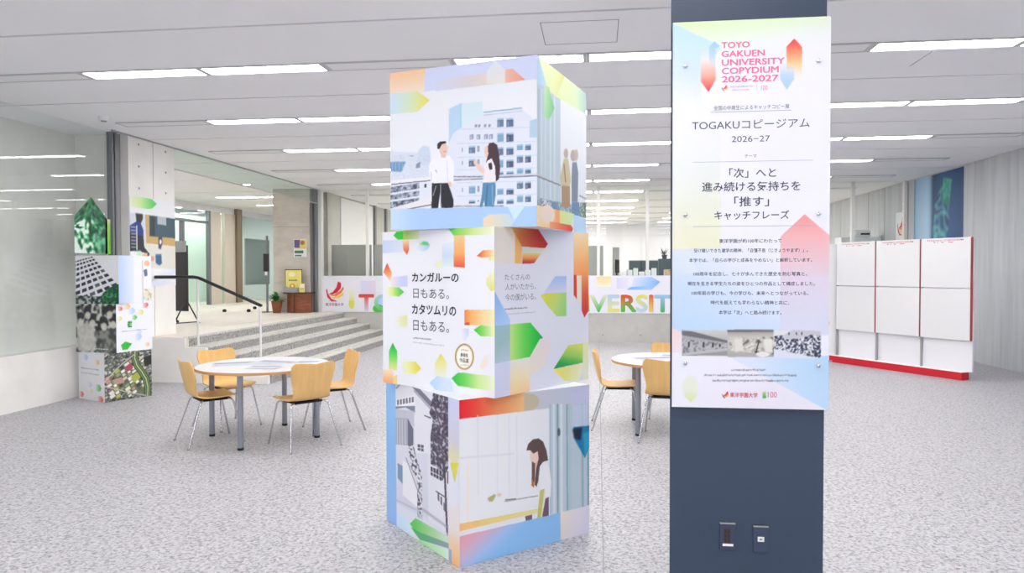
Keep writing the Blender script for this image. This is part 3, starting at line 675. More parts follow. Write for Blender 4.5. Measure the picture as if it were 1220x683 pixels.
def low_front():
    s = Sheet([(461, 453), (547, 476), (547, 675.5), (460.5, 620.5)], 170, 250, (233, 235, 246))
    s.poly([(472, 453), (534, 465), (534, 640), (472, 600)], (228, 229, 240))
    s.grad([(472, 500), (510, 510), (510, 620), (472, 600)], (472, 500), (500, 610), [(0, (224, 226, 238)), (1, (214, 216, 232))])
    s.poly([(472, 453), (494, 457), (516, 486), (513, 490), (513, 540), (495, 540), (494, 486), (472, 481)], (232, 232, 242))
    s.line((489, 455), (518, 486), 5.5, (124, 124, 146)); s.line((494, 466), (516, 490), 1.6, (168, 168, 188)); s.line((480, 456), (473, 464), 2, (166, 170, 190))
    s.poly([(471, 477), (494.5, 471), (495, 482), (471, 487)], (240, 240, 246)); 
    for i, x in enumerate(np.linspace(474, 491.5, 6)): s.poly([(x, 477.5 - i * .75), (x + 2.2, 477 - i * .75), (x + 2.2, 483 - i * .7), (x, 483.6 - i * .7)], (96, 96, 116), .85)
    s.poly([(472, 485), (495, 484), (495, 492), (484, 486), (472, 488)], (128, 134, 156)); s.poly([(472, 488), (494, 490), (494, 510), (487, 500), (472, 499)], (196, 198, 214))
    s.poly([(472, 498.5), (487, 499), (493, 511), (493, 536), (487, 531), (472, 530)], (170, 172, 186))
    for x in (474, 477, 480, 483.5): s.line((x, 500), (x, 530), 1, (206, 208, 218))
    s.poly([(486.5, 499), (493, 511), (493, 536), (486.5, 531)], (104, 108, 128))
    s.poly([(498, 529), (505, 530), (505, 538), (498, 536)], (92, 92, 112)); s.line((501.5, 529), (501.5, 538), .8, (226, 226, 236)); s.line((498, 533), (505, 534), .8, (226, 226, 236))
    s.line((506, 495), (514, 498), 1.6, (108, 104, 122))
    s.poly([(474, 552), (481, 556), (481, 578), (474, 570)], (126, 152, 186))
    s.speck([(487, 533), (493, 530), (497, 548), (503, 565), (503, 620), (497, 622), (497, 570), (489, 556)], 4, [(74, 72, 88), (150, 150, 168), (226, 228, 238), (226, 228, 238)], 12)
    s.poly([(480, 548), (489, 556), (497, 580), (497, 604), (480, 590)], (238, 238, 246)); s.line((484, 545), (498, 585), 1.2, (160, 160, 180))
    s.speck([(517, 466), (534, 468), (534, 556), (527, 572), (521, 556), (513, 552), (513, 520), (516, 500), (512, 492)], 4, [(60, 54, 72), (84, 76, 94), (112, 104, 124), (70, 62, 80), (190, 190, 206)], 13)
    s.poly([(513, 555), (526, 560), (526, 572), (513, 565)], (76, 72, 90))
    for x in (516, 519.5, 523): s.line((x, 555), (x, 572), .8, (222, 222, 232))
    s.line((513, 561), (526, 567), .8, (222, 222, 232))
    s.line((529.5, 556), (532.5, 640), 2.2, (74, 66, 82)); s.line((533, 560), (533, 575), 1.4, (80, 72, 88))
    for p in ((521, 585), (524.5, 590), (528, 597)): s.poly([p, (p[0] + 2.2, p[1] + 1.5), (p[0] + 2.2, p[1] + 12), (p[0], p[1] + 9)], (112, 108, 124))
    s.line((519, 584), (530, 591), 1.4, (96, 92, 108))
    s.line((472, 596), (500, 609), 2, (188, 188, 206), .8, 1); s.line((503, 606), (533, 627), 3, (168, 166, 186), .7, 2)
    s.poly([(472, 600), (500, 612), (534, 634), (534, 670), (472, 635)], (220, 223, 240), .75, 3)
    s.grad([(460, 452), (472.4, 455), (472.4, 632), (460, 622)], (466, 455), (466, 625), [(0, (150, 196, 244)), (.5, (140, 188, 242)), (1, (150, 190, 244))])
    s.grad([(472.4, 612), (492, 622), (492, 645), (472.4, 634)], (473, 620), (492, 634), [(0, (206, 226, 250)), (1, (214, 238, 244))])
    s.grad([(488, 624), (495, 617), (534, 638), (534, 652), (500, 642)], (490, 624), (534, 646), [(0, (92, 202, 92)), (.5, (160, 216, 150)), (1, (214, 226, 214))])
    s.grad([(489, 628), (500, 634), (534, 646), (534, 652), (500, 643)], (490, 630), (534, 648), [(0, (70, 186, 96)), (1, (150, 166, 182))])
    s.grad([(496, 642), (534, 654), (534, 672), (516, 661)], (498, 644), (534, 664), [(0, (150, 226, 150)), (1, (222, 244, 222))])
    s.grad([(534, 464), (548, 468), (548, 676), (534, 668)], (541, 475), (541, 676), [(0, (206, 208, 244)), (.25, (212, 210, 226)), (.36, (226, 222, 176)), (.5, (232, 232, 246)), (.78, (236, 226, 224)), (1, (250, 186, 106))])
    s.poly([(534, 545), (536, 545), (541.5, 574), (546, 545), (548, 545), (548, 600), (534, 600)], (230, 232, 246)); s.poly([(536, 550), (546.5, 550), (541.5, 574)], (222, 214, 88))
    s.poly([(534, 652), (537.5, 654), (537.5, 672), (534, 669)], (150, 178, 240), .9, 1)
    return s
def low_side():
    s = Sheet([(547, 476), (703, 456), (702, 636), (547, 675.5)], 250, 250, (240, 242, 248))
    G = s.grad
    G([(546, 474), (624, 464), (624, 489), (546, 500)], (548, 485), (624, 476), [(0, (236, 40, 58)), (.2, (244, 74, 62)), (.55, (247, 150, 96)), (1, (244, 196, 138))])
    G([(624, 462), (704, 454), (704, 480), (624, 489)], (624, 474), (703, 466), [(0, (204, 204, 210)), (.6, (200, 206, 226)), (1, (206, 206, 242))])
    s.poly([(624, 468), (636, 468), (642, 474), (641, 482), (634, 488), (624, 489)], (200, 190, 166))
    s.poly([(546, 499), (704, 479), (704, 603), (546, 640)], (240, 242, 248))
    s.grad([(546, 499), (655, 485), (655, 600), (546, 630)], (550, 0), (655, 0), [(0, (240, 242, 247)), (.5, (234, 237, 246)), (1, (240, 243, 249))])
    for x in (569, 592, 606, 615): s.line((x, 494), (x, 590), 1.4, (228, 231, 240), .8, 1)
    s.line((547, 545), (612, 540), 2.2, (226, 230, 238), .9, 1); s.line((557, 548), (557, 625), 3, (247, 236, 228), .9, 1)
    G([(654, 484), (704, 478), (704, 603), (654, 616)], (654, 0), (704, 0), [(0, (196, 210, 224)), (.1, (214, 224, 234)), (.2, (206, 220, 230)), (.26, (150, 178, 192)), (.34, (206, 222, 232)), (.48, (214, 226, 234)), (.56, (166, 198, 208)), (.75, (158, 196, 206)), (1, (130, 182, 198))])
    for x, w, c in ((655, 1.6, (168, 190, 206)), (659.5, 2.4, (226, 234, 240)), (664, 2, (118, 150, 166)), (668.5, 3, (226, 236, 240)), (675.5, 2, (128, 164, 176)), (679, 3, (176, 206, 212)), (686, 2, (190, 214, 218)), (694, 2.4, (136, 178, 190)), (701, 2, (96, 150, 168))):
        s.line((x, 480), (x, 612), w, c, .8, 1)
    s.oval((665.5, 514), 1.8, 5, (70, 84, 104), .9, 1)
    s.poly([(683, 482), (704, 479), (704, 506), (683, 508)], (204, 216, 240), .8, 3)
    s.poly([(683, 508), (704, 506), (704, 528), (697, 545.5), (685, 524)], (24, 128, 178), 1, 1); s.poly([(682, 510), (694, 508), (692, 524), (684, 522)], (24, 34, 66), .95, 3); s.poly([(695, 516), (704, 512), (703, 528), (697, 544)], (40, 166, 204), .9, 2)
    s.poly([(640, 556), (648, 550), (654, 556), (656, 575), (655, 592), (644, 590), (637, 577)], (243, 244, 250))
    s.poly([(616, 590), (634, 580), (644, 584), (644, 594), (600, 597)], (242, 243, 249))
    s.poly([(631, 534), (640, 531), (643, 540), (640, 550), (636, 553), (631, 548)], (243, 216, 204)); s.oval((640.5, 541), 1.5, 3, (246, 214, 196)); s.poly([(637, 551), (641, 548), (641, 575), (638, 575)], (230, 196, 176))
    s.poly([(626.5, 536), (628.5, 528.5), (634, 523), (641, 521.5), (646.5, 525.5), (650.5, 536), (652.5, 548), (646, 550), (642.5, 555), (640.5, 572), (638.5, 580), (636, 577), (638, 558), (641, 546), (640, 537), (635, 540), (631, 536)], (98, 76, 76))
    s.poly([(633, 549), (637, 552), (636.5, 570), (635, 579), (632.5, 575)], (112, 82, 74)); s.poly([(633.5, 570), (636, 577), (635, 581), (632, 578)], (196, 120, 60))
    s.poly([(580, 593), (588, 588), (590, 590), (586, 597), (582, 597)], (170, 170, 110), .9, 1); s.oval((594, 589), 2.8, 2.2, (244, 206, 194), 1, 1); s.line((600, 597), (640, 590.5), 1.2, (160, 164, 160)); s.line((601, 595), (614, 594), 1.4, (120, 130, 120))
    G([(546, 623), (640, 606), (640, 611), (546, 632)], (547, 628), (640, 608), [(0, (250, 196, 130)), (.4, (240, 216, 140)), (1, (232, 226, 160))])
    s.poly([(546, 632), (640, 611), (640, 617), (546, 639)], (238, 238, 246)); s.poly([(624.5, 615), (633, 613), (633, 621), (625.5, 622)], (120, 96, 118))
    s.poly([(642.5, 584), (648, 582), (643.5, 618), (639, 618)], (206, 202, 122)); s.line((648, 584), (644.5, 617), 1, (232, 232, 190)); s.poly([(649, 594), (653, 592), (653, 616), (644.5, 618)], (116, 88, 108))
    G([(546, 638), (668, 611), (668, 650), (546, 680)], (560, 634), (580, 668), [(0, (232, 168, 182)), (.35, (214, 186, 214)), (.7, (168, 200, 246)), (1, (146, 198, 248))])
    G([(600, 626), (668, 611), (668, 650), (600, 662)], (610, 0), (668, 0), [(0, (170, 200, 246, 0)), (1, (170, 206, 250, .85))])
    G([(667, 611), (704, 602), (704, 640), (667, 648)], (668, 620), (702, 624), [(0, (240, 230, 222)), (.5, (232, 226, 238)), (1, (222, 220, 244))])
    return s

CUBE = 0.916
def cube_thing(label, loc, rz, s, h, front, side, front_type=None, side_type=None):
    t = thing('display_cube', label, 'display cube', loc, rz, 'stacked printed display cubes')
    b = bmesh.new(); bx(b, -s / 2, s / 2, -s / 2, s / 2, 0.001, h, bev=.003); obj('body', b, BODY, t)
    e = .0012
    sheet_mesh('printed_panel', front, (-s / 2, -s / 2 - e, h), (s, 0, 0), (0, 0, -h + .001), t)
    sheet_mesh('printed_panel', side, (s / 2 + e, -s / 2, h), (0, s, 0), (0, 0, -h + .001), t)
    if front_type: front_type.build('lettering', (-s / 2, -s / 2 - e, h), (s, 0, 0), (0, 0, -h), t, lines=True)
    if side_type: side_type.build('lettering', (s / 2 + e, -s / 2, h), (0, s, 0), (0, 0, -h), t, lines=True)
    return t
def corner_to_centre(F, a, s):
    return (F[0] + s / 2 * (-math.cos(a) + math.sin(a)), F[1] + s / 2 * (math.sin(a) + math.cos(a)))
def place_type(sheet, rows):
    """rows: (text, quad left x, top y, right x, bottom y (baseline box at its left end), colour, weight)"""
    t = Type()
    for body, x0, y0, x1, y1, c, w in rows:
        a = sheet.uv([(x0, y0), (x1, y0), (x0, y1), (x1, y1)]); t.add(body, a[0, 0], a[0, 1], a[3, 0], a[2, 1], c, w)
    return t
INKC, GREYC = (58, 60, 72), (92, 94, 108)
sh = mid_front(); K = 0.025
ty = place_type(sh, [('カンガルーの', 491.5, 324, 547.5, 335, INKC, K), ('日もある。', 493, 343, 536, 354.5, GREYC, 0.004), ('カタツムリの', 491.5, 361.5, 544.5, 373.5, INKC, K), ('日もある。', 493, 380.5, 536, 393, GREYC, 0.004),
                     ('最優秀', 549.5, 419, 558.5, 423.6, (110, 104, 90), 0.01), ('作品賞', 548.5, 425, 559.5, 430, (110, 104, 90), 0.01)])
sh2 = mid_side()
ty2 = place_type(sh2, [('たくさんの', 601.5, 325, 631, 332, (122, 124, 140), -0.002), ('人がいたから、', 602, 336, 638, 344, (122, 124, 140), -0.002), ('今の僕がいる。', 602, 348.5, 638, 357, (122, 124, 140), -0.002)])
TOWER = ((-.7364, 3.7948, .8464, 0, .9076), (-.5528, 3.8621, .5697, .9076, .9333), (-.3237, 3.8814, .2744, 1.8409, .9165))
def tower(i): 
    x, y, a, z, h = TOWER[i]; c = corner_to_centre((x, y), a, CUBE); return (c[0], c[1], z), -a, h
p, rz, h = tower(0); cube_thing('bottom cube of the tall central tower, with photo of a woman reading at a desk', p, rz, CUBE, h, low_front(), low_side())
p, rz, h = tower(1); cube_thing('middle cube of the tall central tower, white with lettering and coloured arrows', p, rz, CUBE, h, sh, sh2, ty, ty2)
p, rz, h = tower(2); cube_thing('top cube of the tall central tower, with photo of two people on a roof', p, rz, CUBE, h, top_front(), top_side())

# the smaller stack by the left glazing
def confetti(sheet, q, seed, n=9):
    """scattered pastel arrows like those on the big cubes"""
    r = np.random.default_rng(seed); Hi = np.linalg.inv(sheet.H)
    def back(u, v):
        p = Hi @ [u, v, 1]; return p[:2] / p[2]
    pal = [(226, 84, 56), (70, 190, 74), (176, 206, 246), (240, 190, 120), (226, 222, 110), (208, 214, 244)]
    for k in range(n):
        u, v = q[k]; w = r.uniform(.06, .11); c = pal[k % 6]
        pts = [back(u - w, v - w * .7), back(u + w * .4, v - w * .7), back(u + w, v), back(u + w * .4, v + w * .7), back(u - w, v + w * .7)]
        sheet.grad(pts, back(u - w, v), back(u + w, v), [(0, c + (.15,)), (1, c + (1.0,))])
UQ = [(0, 0), (1, 0), (1, 1), (0, 1)]
SQ = [(98, 0), (141, 0), (141, 60), (98, 60)]
a = Sheet(UQ, 90, 90, (236, 238, 244))            # tall white building seen from below
a.poly([(0, 0), (.45, 0), (1, .8), (1, 1), (0, 1)], (232, 234, 240))
def fac(u, v):
    tl, tr, br, bl = np.array((-.02, .12)), np.array((.40, .02)), np.array((1.15, .74)), np.array((-.25, 1.25))
    v = v ** 1.35; return tuple(tl * (1 - u) * (1 - v) + tr * u * (1 - v) + br * u * v + bl * (1 - u) * v)
for k in range(9):
    for j in range(7):
        u0, u1, v0, v1 = (j + .16) / 7, (j + .86) / 7, (k + .2) / 9, (k + .72) / 9
        a.poly([fac(u0, v0), fac(u1, v0), fac(u1, v1), fac(u0, v1)], (52, 56, 66) if (j + k) % 5 else (96, 102, 114))
a.speck([(.62, .78), (.78, .66), (1, .58), (1, 1), (.6, 1)], 6, [(16, 74, 46), (40, 120, 70), (20, 52, 44), (70, 150, 96)], 4)
a.speck([(0, .82), (.62, .84), (.6, 1), (0, 1)], 6, [(36, 58, 50), (90, 104, 104), (180, 186, 190)], 5)
bq = Sheet(UQ, 80, 80, (238, 240, 246)); bq.grad([(0, 0), (.45, 0), (.45, 1), (0, 1)], (0, .5), (.45, .5), [(0, (186, 206, 246)), (1, (228, 234, 248))])
bq.line((.72, .1), (.72, 1), .03, (196, 198, 206)); bq.oval((.86, .16), .09, .06, (240, 190, 150)); bq.poly([(.75, .3), (.86, .28), (.88, .42), (.78, .44)], (96, 112, 140)); bq.speck([(.75, .7), (1, .7), (1, .95), (.75, .95)], 6, [(226, 224, 210), (236, 238, 240), (200, 190, 150)], 8)
c1 = Sheet(UQ, 90, 90, (200, 200, 198))           # old black and white group photograph
c1.speck([(0, 0), (1, 0), (1, 1), (0, 1)], 9, [(40, 42, 44), (92, 94, 94), (150, 150, 146), (212, 212, 206)], 21, 2)
c1.poly([(.02, .4), (.44, .38), (.5, .96), (.05, .98)], (206, 206, 198), .9, 4); c1.poly([(.5, .56), (1, .46), (1, 1), (.5, 1)], (92, 96, 92), .6, 5)
for x, y in ((.12, .26), (.42, .28), (.7, .34), (.92, .3), (.3, .12), (.84, .1)): c1.oval((x, y), .09, .09, (44, 46, 50), .9, 2); c1.oval((x, y + .12), .07, .08, (216, 212, 204), .9, 2)
c1.scribble((.45, .92), (.8, .92), .03, (230, 230, 226), 3, .9, .04)
c2 = Sheet(UQ, 90, 90, (240, 241, 247)); confetti(c2, [(.12, .1), (.5, .3), (.42, .16), (.3, .06), (.1, .3), (.62, .62), (.82, .05), (.28, .84), (.6, .72), (.85, .9), (.68, .2)], 3, 11)
c2.speck([(.3, .38), (.42, .36), (.42, .5), (.3, .5)], 5, [(36, 90, 60), (70, 170, 90), (150, 210, 150)], 6); c2.scribble((.15, .57), (.85, .57), .015, (150, 152, 164), 4, .8, .03); c2.poly([(.12, .84), (.24, .78), (.42, .84), (.3, .95), (.16, .95)], (54, 188, 66))
d1 = Sheet(UQ, 90, 90, (240, 241, 247)); confetti(d1, [(.85, .95), (.78, .72), (.3, .12), (.75, .2), (.5, .8), (.45, .68), (.12, .9)], 5, 7); d1.scribble((.1, .35), (.8, .35), .02, (150, 152, 164), 4, .8, .04); d1.scribble((.1, .45), (.8, .45), .02, (150, 152, 164), 7, .8, .04)
d2 = Sheet(UQ, 110, 110, (106, 110, 110))         # aerial view of a town with a curving river
d2.speck([(0, 0), (1, 0), (1, 1), (0, 1)], 4, [(58, 60, 64), (96, 98, 100), (150, 150, 148), (80, 92, 74), (118, 120, 116), (206, 206, 202)], 31, 1)
d2.poly([(.02, .62), (.2, .36), (.55, .1), (.68, .08), (.72, .4), (.84, .7), (.86, .96), (.5, .9), (.18, .74)], (110, 116, 92), .85, 2)
rq = np.random.default_rng(19); tone = [(236, 236, 232), (206, 198, 184), (176, 182, 90), (196, 150, 138), (66, 68, 68), (180, 84, 106), (150, 158, 120), (228, 226, 214), (90, 96, 84)]
for i in range(9):
    for j in range(9):
        cx, cy = .06 + .10 * j + .02 * i, .74 - .062 * j + .075 * (i - 3)
        if cx > .84 or cy < .10 or cy > .97: continue
        w, hh = .03 + .025 * rq.random(), .018 + .02 * rq.random(); dx, dy = w * .86, -w * .5; ex_, ey_ = hh * .5, hh * .86
        d2.poly([(cx - dx - ex_, cy - dy - ey_), (cx + dx - ex_, cy + dy - ey_), (cx + dx + ex_, cy + dy + ey_), (cx - dx + ex_, cy - dy + ey_)], tone[rq.integers(len(tone))])
d2.poly([(.42, .32), (.54, .25), (.6, .36), (.47, .43)], (180, 78, 104)); d2.poly([(.54, .54), (.7, .44), (.75, .58), (.6, .68)], (172, 180, 74)); d2.poly([(.16, .56), (.34, .52), (.42, .64), (.24, .66)], (190, 150, 136))
for c, w in (((54, 66, 44), .15), ((126, 150, 96), .11), ((84, 104, 70), .075), ((196, 204, 170), .022)):
    pts = [(.64, .02), (.63, .16), (.68, .32), (.78, .46), (.87, .62), (.91, .8), (.90, 1)]
    for p0, p1 in zip(pts, pts[1:]): d2.line(p0, p1, w, c); d2.oval(p1, w / 2, w / 2, c)
for p0, p1 in (((.0, .58), (.3, .3)), ((.3, .3), (.62, .08)), ((.0, .66), (.5, .86)), ((.5, .86), (.88, .98))): d2.line(p0, p1, .02, (190, 190, 184))
d2.poly([(.82, .16), (1, .12), (1, .32), (.84, .36)], (50, 50, 48), 1, 1)
SC = (-6.114, 8.536); SS_ = .60
cube_thing('bottom cube of the small left stack, with an aerial town photo', (SC[0], SC[1], 0), -.449, SS_, SS_, d1, d2)
cube_thing('middle cube of the small left stack, with an old black and white crowd photo', (SC[0], SC[1], SS_), -.131, SS_, SS_, c1, c2)
cube_thing('top cube of the small left stack, with a tall white building photo', (SC[0], SC[1], 2 * SS_), -.051, SS_, SS_, a, bq)

# ================================================================== INFORMATION PANEL ON THE PILLAR
PW, PH, PX0, PZ1, PY = .668, 1.703, .330, 2.695, 3.272
q = [(803, 30), (991, 21), (980, 488), (797, 484)]
s = Sheet(q, 200, 480, (240, 240, 252)); G = s.grad
G([(803, 30), (991, 21), (991, 75), (803, 120)], (895, 24), (900, 78), [(0, (222, 243, 196)), (.25, (228, 243, 214)), (1, (238, 240, 250, 0))])
s.grad([(803, 31), (860, 58), (836, 100), (836, 140), (802, 150)], (826, 40), (815, 145), [(0, (196, 228, 250)), (.5, (212, 228, 250)), (1, (238, 240, 251, 0))])
s.grad([(803, 130), (858, 128), (856, 300), (829, 328), (800, 300)], (830, 130), (830, 325), [(0, (238, 240, 250, 0)), (.4, (233, 238, 236)), (1, (238, 238, 200))])
s.grad([(799, 300), (926, 292), (924, 398), (798, 398)], (920, 300), (815, 398), [(0, (236, 238, 252, 0)), (.5, (222, 232, 252)), (1, (180, 214, 250))])
s.poly([(799, 240), (829, 328), (798, 330)], (240, 240, 220), .25)
s.grad([(830, 326), (858, 300), (858, 128), (926, 128), (926, 400), (798, 400), (798, 330)], (880, 270), (850, 400), [(0, (238, 239, 252, 0)), (1, (192, 218, 251, .9))])
s.grad([(955.5, 257.5), (985, 283), (982, 400), (924, 400), (927, 284)], (955, 258), (952, 385), [(0, (246, 158, 158)), (.2, (244, 184, 186)), (.6, (228, 216, 234)), (1, (218, 222, 242))])
s.grad([(797, 392), (800, 392), (893, 440), (850, 486), (797, 486)], (800, 395), (850, 470), [(0, (248, 218, 216)), (.3, (238, 232, 246)), (1, (240, 240, 251))])
s.grad([(862, 424), (982, 424), (980, 489)], (975, 420), (900, 450), [(0, (186, 218, 250)), (.5, (196, 224, 250)), (1, (222, 232, 251))])
s.grad([(797, 420), (862, 424), (979, 489), (797, 485)], (840, 430), (880, 485), [(0, (240, 240, 252)), (1, (236, 234, 248))])
s.oval((819, 462), 9.5, 15, (234, 240, 226), 1, 2); s.grad([(813, 466), (826, 466), (826, 472), (819.5, 478), (813, 472)], (819, 462), (819, 478), [(0, (236, 240, 226)), (1, (220, 234, 168))])
G([(835.5, 60), (852.8, 60), (853, 98), (844.5, 113), (835.5, 101)], (844, 62), (844, 112), [(0, (232, 236, 248, 0)), (.3, (246, 226, 218)), (.65, (246, 170, 152)), (1, (234, 76, 78))])
G([(845.5, 59), (852, 52), (858.5, 58), (853, 62), (853, 84), (845.5, 84)], (851, 54), (850, 86), [(0, (160, 206, 248)), (.45, (184, 214, 246)), (1, (214, 214, 228, 0))])
G([(937, 58.5), (946.3, 48.5), (955.6, 58.5), (955, 97), (945, 97), (945, 85), (937, 85)], (946, 50), (947, 98), [(0, (234, 70, 70)), (.3, (244, 146, 112)), (.6, (250, 208, 150)), (1, (246, 240, 206, 0))])
G([(928.5, 80), (937, 76), (945.5, 80), (945.5, 97), (936.5, 110), (929, 97)], (937, 76), (937, 110), [(0, (214, 222, 246, 0)), (.5, (190, 214, 248)), (1, (166, 206, 250))])
# old photographs along the foot of the panel
s.grad([(810, 394), (863, 394), (863, 424), (810, 424)], (830, 394), (830, 424), [(0, (206, 206, 206)), (1, (150, 150, 152))])
s.poly([(810, 393.5), (825, 396), (863, 406), (863, 414), (810, 421)], (170, 170, 174)); s.poly([(810, 395), (820, 395), (863, 406.5), (863, 409), (810, 400)], (112, 112, 118))
s.speck([(810, 404), (863, 410), (863, 415), (810, 421)], 3, [(120, 120, 128), (166, 166, 172), (198, 198, 202), (182, 182, 186)], 40, 1); s.poly([(810, 421), (863, 415), (863, 418), (812, 424)], (190, 190, 192))
for x, h in ((818, 6), (835, 6), (846, 5), (854, 4)): s.line((x, 414 - h), (x, 414), 2.4, (66, 66, 72))
s.grad([(863, 393.5), (917, 393.5), (917, 425.5), (863, 425.5)], (890, 393), (890, 425), [(0, (150, 148, 146)), (.3, (202, 198, 192)), (1, (176, 174, 170))])
s.line((863, 395), (917, 395), 3, (120, 118, 118))
s.speck([(865, 403), (917, 402), (917, 423), (865, 418)], 6, [(110, 108, 104), (226, 222, 216), (196, 192, 186), (160, 156, 150), (232, 228, 222), (206, 202, 196)], 41, 1)
s.poly([(871, 405), (880, 403), (882, 418), (872, 420)], (226, 222, 214), 1, 1); s.poly([(905, 405), (915, 404), (916, 420), (907, 420)], (230, 228, 222), 1, 1); s.oval((904, 422.5), 8, 3, (236, 234, 230)); s.line((896, 421), (900, 406), 1.4, (60, 60, 60))
s.poly([(917.6, 394.5), (972, 394.5), (972, 427), (917.6, 418)], (226, 226, 230)); s.poly([(928, 400), (940, 393.6), (972, 395), (972, 408), (945, 409), (928, 403)], (200, 202, 212))
s.speck([(918, 401), (927, 400), (930, 405), (948, 404), (962, 399), (972, 401), (972, 427), (955, 424), (917.6, 416)], 3, [(50, 56, 82), (78, 84, 108), (120, 124, 146), (206, 208, 218), (226, 228, 234)], 42, 0)
for x in (935, 944, 950): s.line((x, 396.5), (x, 400), 1.4, (60, 64, 84))
s.poly([(917.6, 417), (972, 427.5), (917.6, 427)], (222, 228, 244))
# small marks
def bird(sh, x0, y0, x1, y1):
    """the university's red and yellow wing mark"""
    X = lambda u: x0 + u * (x1 - x0); Y = lambda v: y0 + v * (y1 - y0)
    P = lambda pts: [(X(u), Y(v)) for u, v in pts]
    sh.poly(P([(.0, .42), (.06, .36), (.12, .6), (.3, .86), (.62, .99), (.3, 1.0), (.08, .78)]), (206, 32, 58))
    sh.poly(P([(.14, .64), (.4, .52), (.6, .28), (.68, 0), (.86, .08), (.84, .34), (.62, .56), (.34, .66)]), (204, 30, 56))
    sh.poly(P([(.18, .7), (.5, .64), (.8, .46), (.98, .24), (1.0, .38), (.86, .58), (.56, .74)]), (226, 120, 70))
    sh.poly(P([(.22, .76), (.56, .76), (.84, .64), (1.0, .5), (.98, .7), (.7, .84), (.42, .86)]), (238, 200, 84))
bird(s, 856, 465.5, 864, 473.5); bird(s, 860, 104.5, 867, 111.5)
s.scribble((869, 107), (898, 105.5), 1.5, (170, 160, 180), 3, .8, 1.2); s.scribble((872, 110.6), (892, 109.8), 1.6, (230, 150, 180), 4, .7, 1.2); s.line((901, 104), (901, 110.5), .5, (190, 180, 200))
s.grad([(903, 466), (907.5, 466), (907.5, 473.5), (903, 473.5)], (905, 466), (905, 473), [(0, (200, 224, 110)), (1, (84, 180, 120))])
pt = Type()
def pline(body, x0, y0, x1, y1, c, w=0.0):
    a = s.uv([(x0, y0), (x1, y0), (x0, y1)]); pt.add(body, a[0, 0], a[0, 1], a[1, 0], a[2, 1], c, w)
PK, DK = (228, 112, 152), (84, 90, 112)
for body, x1, y0, y1 in (('TOYO', 893.7, 53.2, 60.6), ('GAKUEN', 911.4, 63.6, 71.2), ('UNIVERSITY', 934.9, 73.8, 81.6), ('COPYDIUM', 927.7, 83.8, 91.6), ('2026-2027', 927.2, 93.9, 101.6)):
    pline(body, 860, y0, x1, y1, PK, .024)
pline('100', 906.5, 104.6, 914, 110.4, (206, 110, 150), -.005)
pline('全国の中高生によるキャッチコピー展', 850, 129.2, 939.5, 134.8, DK)
pline('TOGAKUコピージアム', 824.2, 147.4, 963.5, 158, DK, .004)
pline('2026−27', 870.9, 165.3, 916, 172.4, DK)
pline('テーマ', 886, 187, 900, 190.8, DK)
DK2 = (70, 74, 92)
pline('「次」へと', 867.5, 203.4, 922.8, 215, DK2, .010); pline('進み続ける気持ちを', 835.2, 220, 951.4, 231.6, DK2, .010)
pline('「推す」', 873, 237, 914, 248.8, DK2, .010); pline('キャッチフレーズ', 849.3, 254, 937.6, 264.6, DK2, .010)
for body, x0, x1, y in (('東洋学園が約100年にわたって', 854.6, 928.4, 289.4), ('受け継いできた建学の精神、「自彊不息（じきょうやまず）」。', 824.7, 959, 300.8), ('本学では、「自らの学びと成長をやめない」と解釈しています。', 819, 963.7, 312.2),
                        ('100周年を記念し、七十が歩んできた歴史を刻む写真と、', 823.8, 957.6, 328.2), ('現在を生きる学生たちの姿をひとつの作品として構成しました。', 816.8, 966.8, 339.6), ('100年前の学びも、今の学びも、未来へとつながっている。', 821.4, 959, 350.7),
                        ('時代を超えても変わらない精神と共に、', 843.8, 936, 361.8), ('本学は「次」へと踏み続けます。', 853, 926.8, 373.4)):
    pline(body, x0, y - 2.3, x1, y + 2.5, (82, 86, 108), .006)
s.scribble((867, 440.9), (907, 440.6), 2.2, (110, 112, 130), 11, .75, 1.5); s.scribble((835.5, 446.6), (943, 447), 2.2, (110, 112, 130), 12, .75, 1.5); s.scribble((845, 453), (934, 453.4), 2.2, (110, 112, 130), 13, .75, 1.5)
pline('東洋学園大学', 865, 467, 897.4, 473, (196, 40, 84), .010); pline('100', 909.5, 466.6, 920, 473.2, (206, 60, 110), -.005)
for (x0, y0), (x1, y1), c in (((846.7, 136.6), (941.7, 134), (150, 154, 172)), ((824, 196.2), (966.7, 193.9), (176, 180, 196)), ((823.8, 272.2), (964.7, 271.4), (176, 180, 196))):
    a = s.uv([(x0, y0), (x1, y1)]); pt.rule(a[0, 0], a[0, 1], a[1, 0], a[0, 1] + .0013, c)
s.a = s.a * [.945, .945, .95]
t = thing('information_panel', 'tall printed information panel screwed to the blue-grey pillar', 'information panel', (PX0, PY, PZ1 - PH))
boxes('board', [(0, PW, .0006, .007, 0, PH)], BODY, t, .001)
sheet_mesh('printed_face', s, (0, 0, PH), (PW, 0, 0), (0, 0, -PH), t)
pt.build('lettering', (0, 0, PH), (PW, 0, 0), (0, 0, -PH), t, .0008, lines=True)
for x, y in ((817, 82), (975, 75), (815, 258.8), (972, 257.4), (813.2, 433), (969, 436.3)):
    u, v = s.uv((x, y))[0]; cx, cz = u * PW, PH * (1 - v)
    b = bmesh.new()
    tube(b, [(cx, -.0075, cz), (cx, -.006, cz), (cx, -.001, cz)], [.0065, .0085, .0085], 18); tube(b, [(cx, .007, cz), (cx, .0278, cz)], .0085, 14)
    obj('standoff_screw', b, CHROME, t, True)

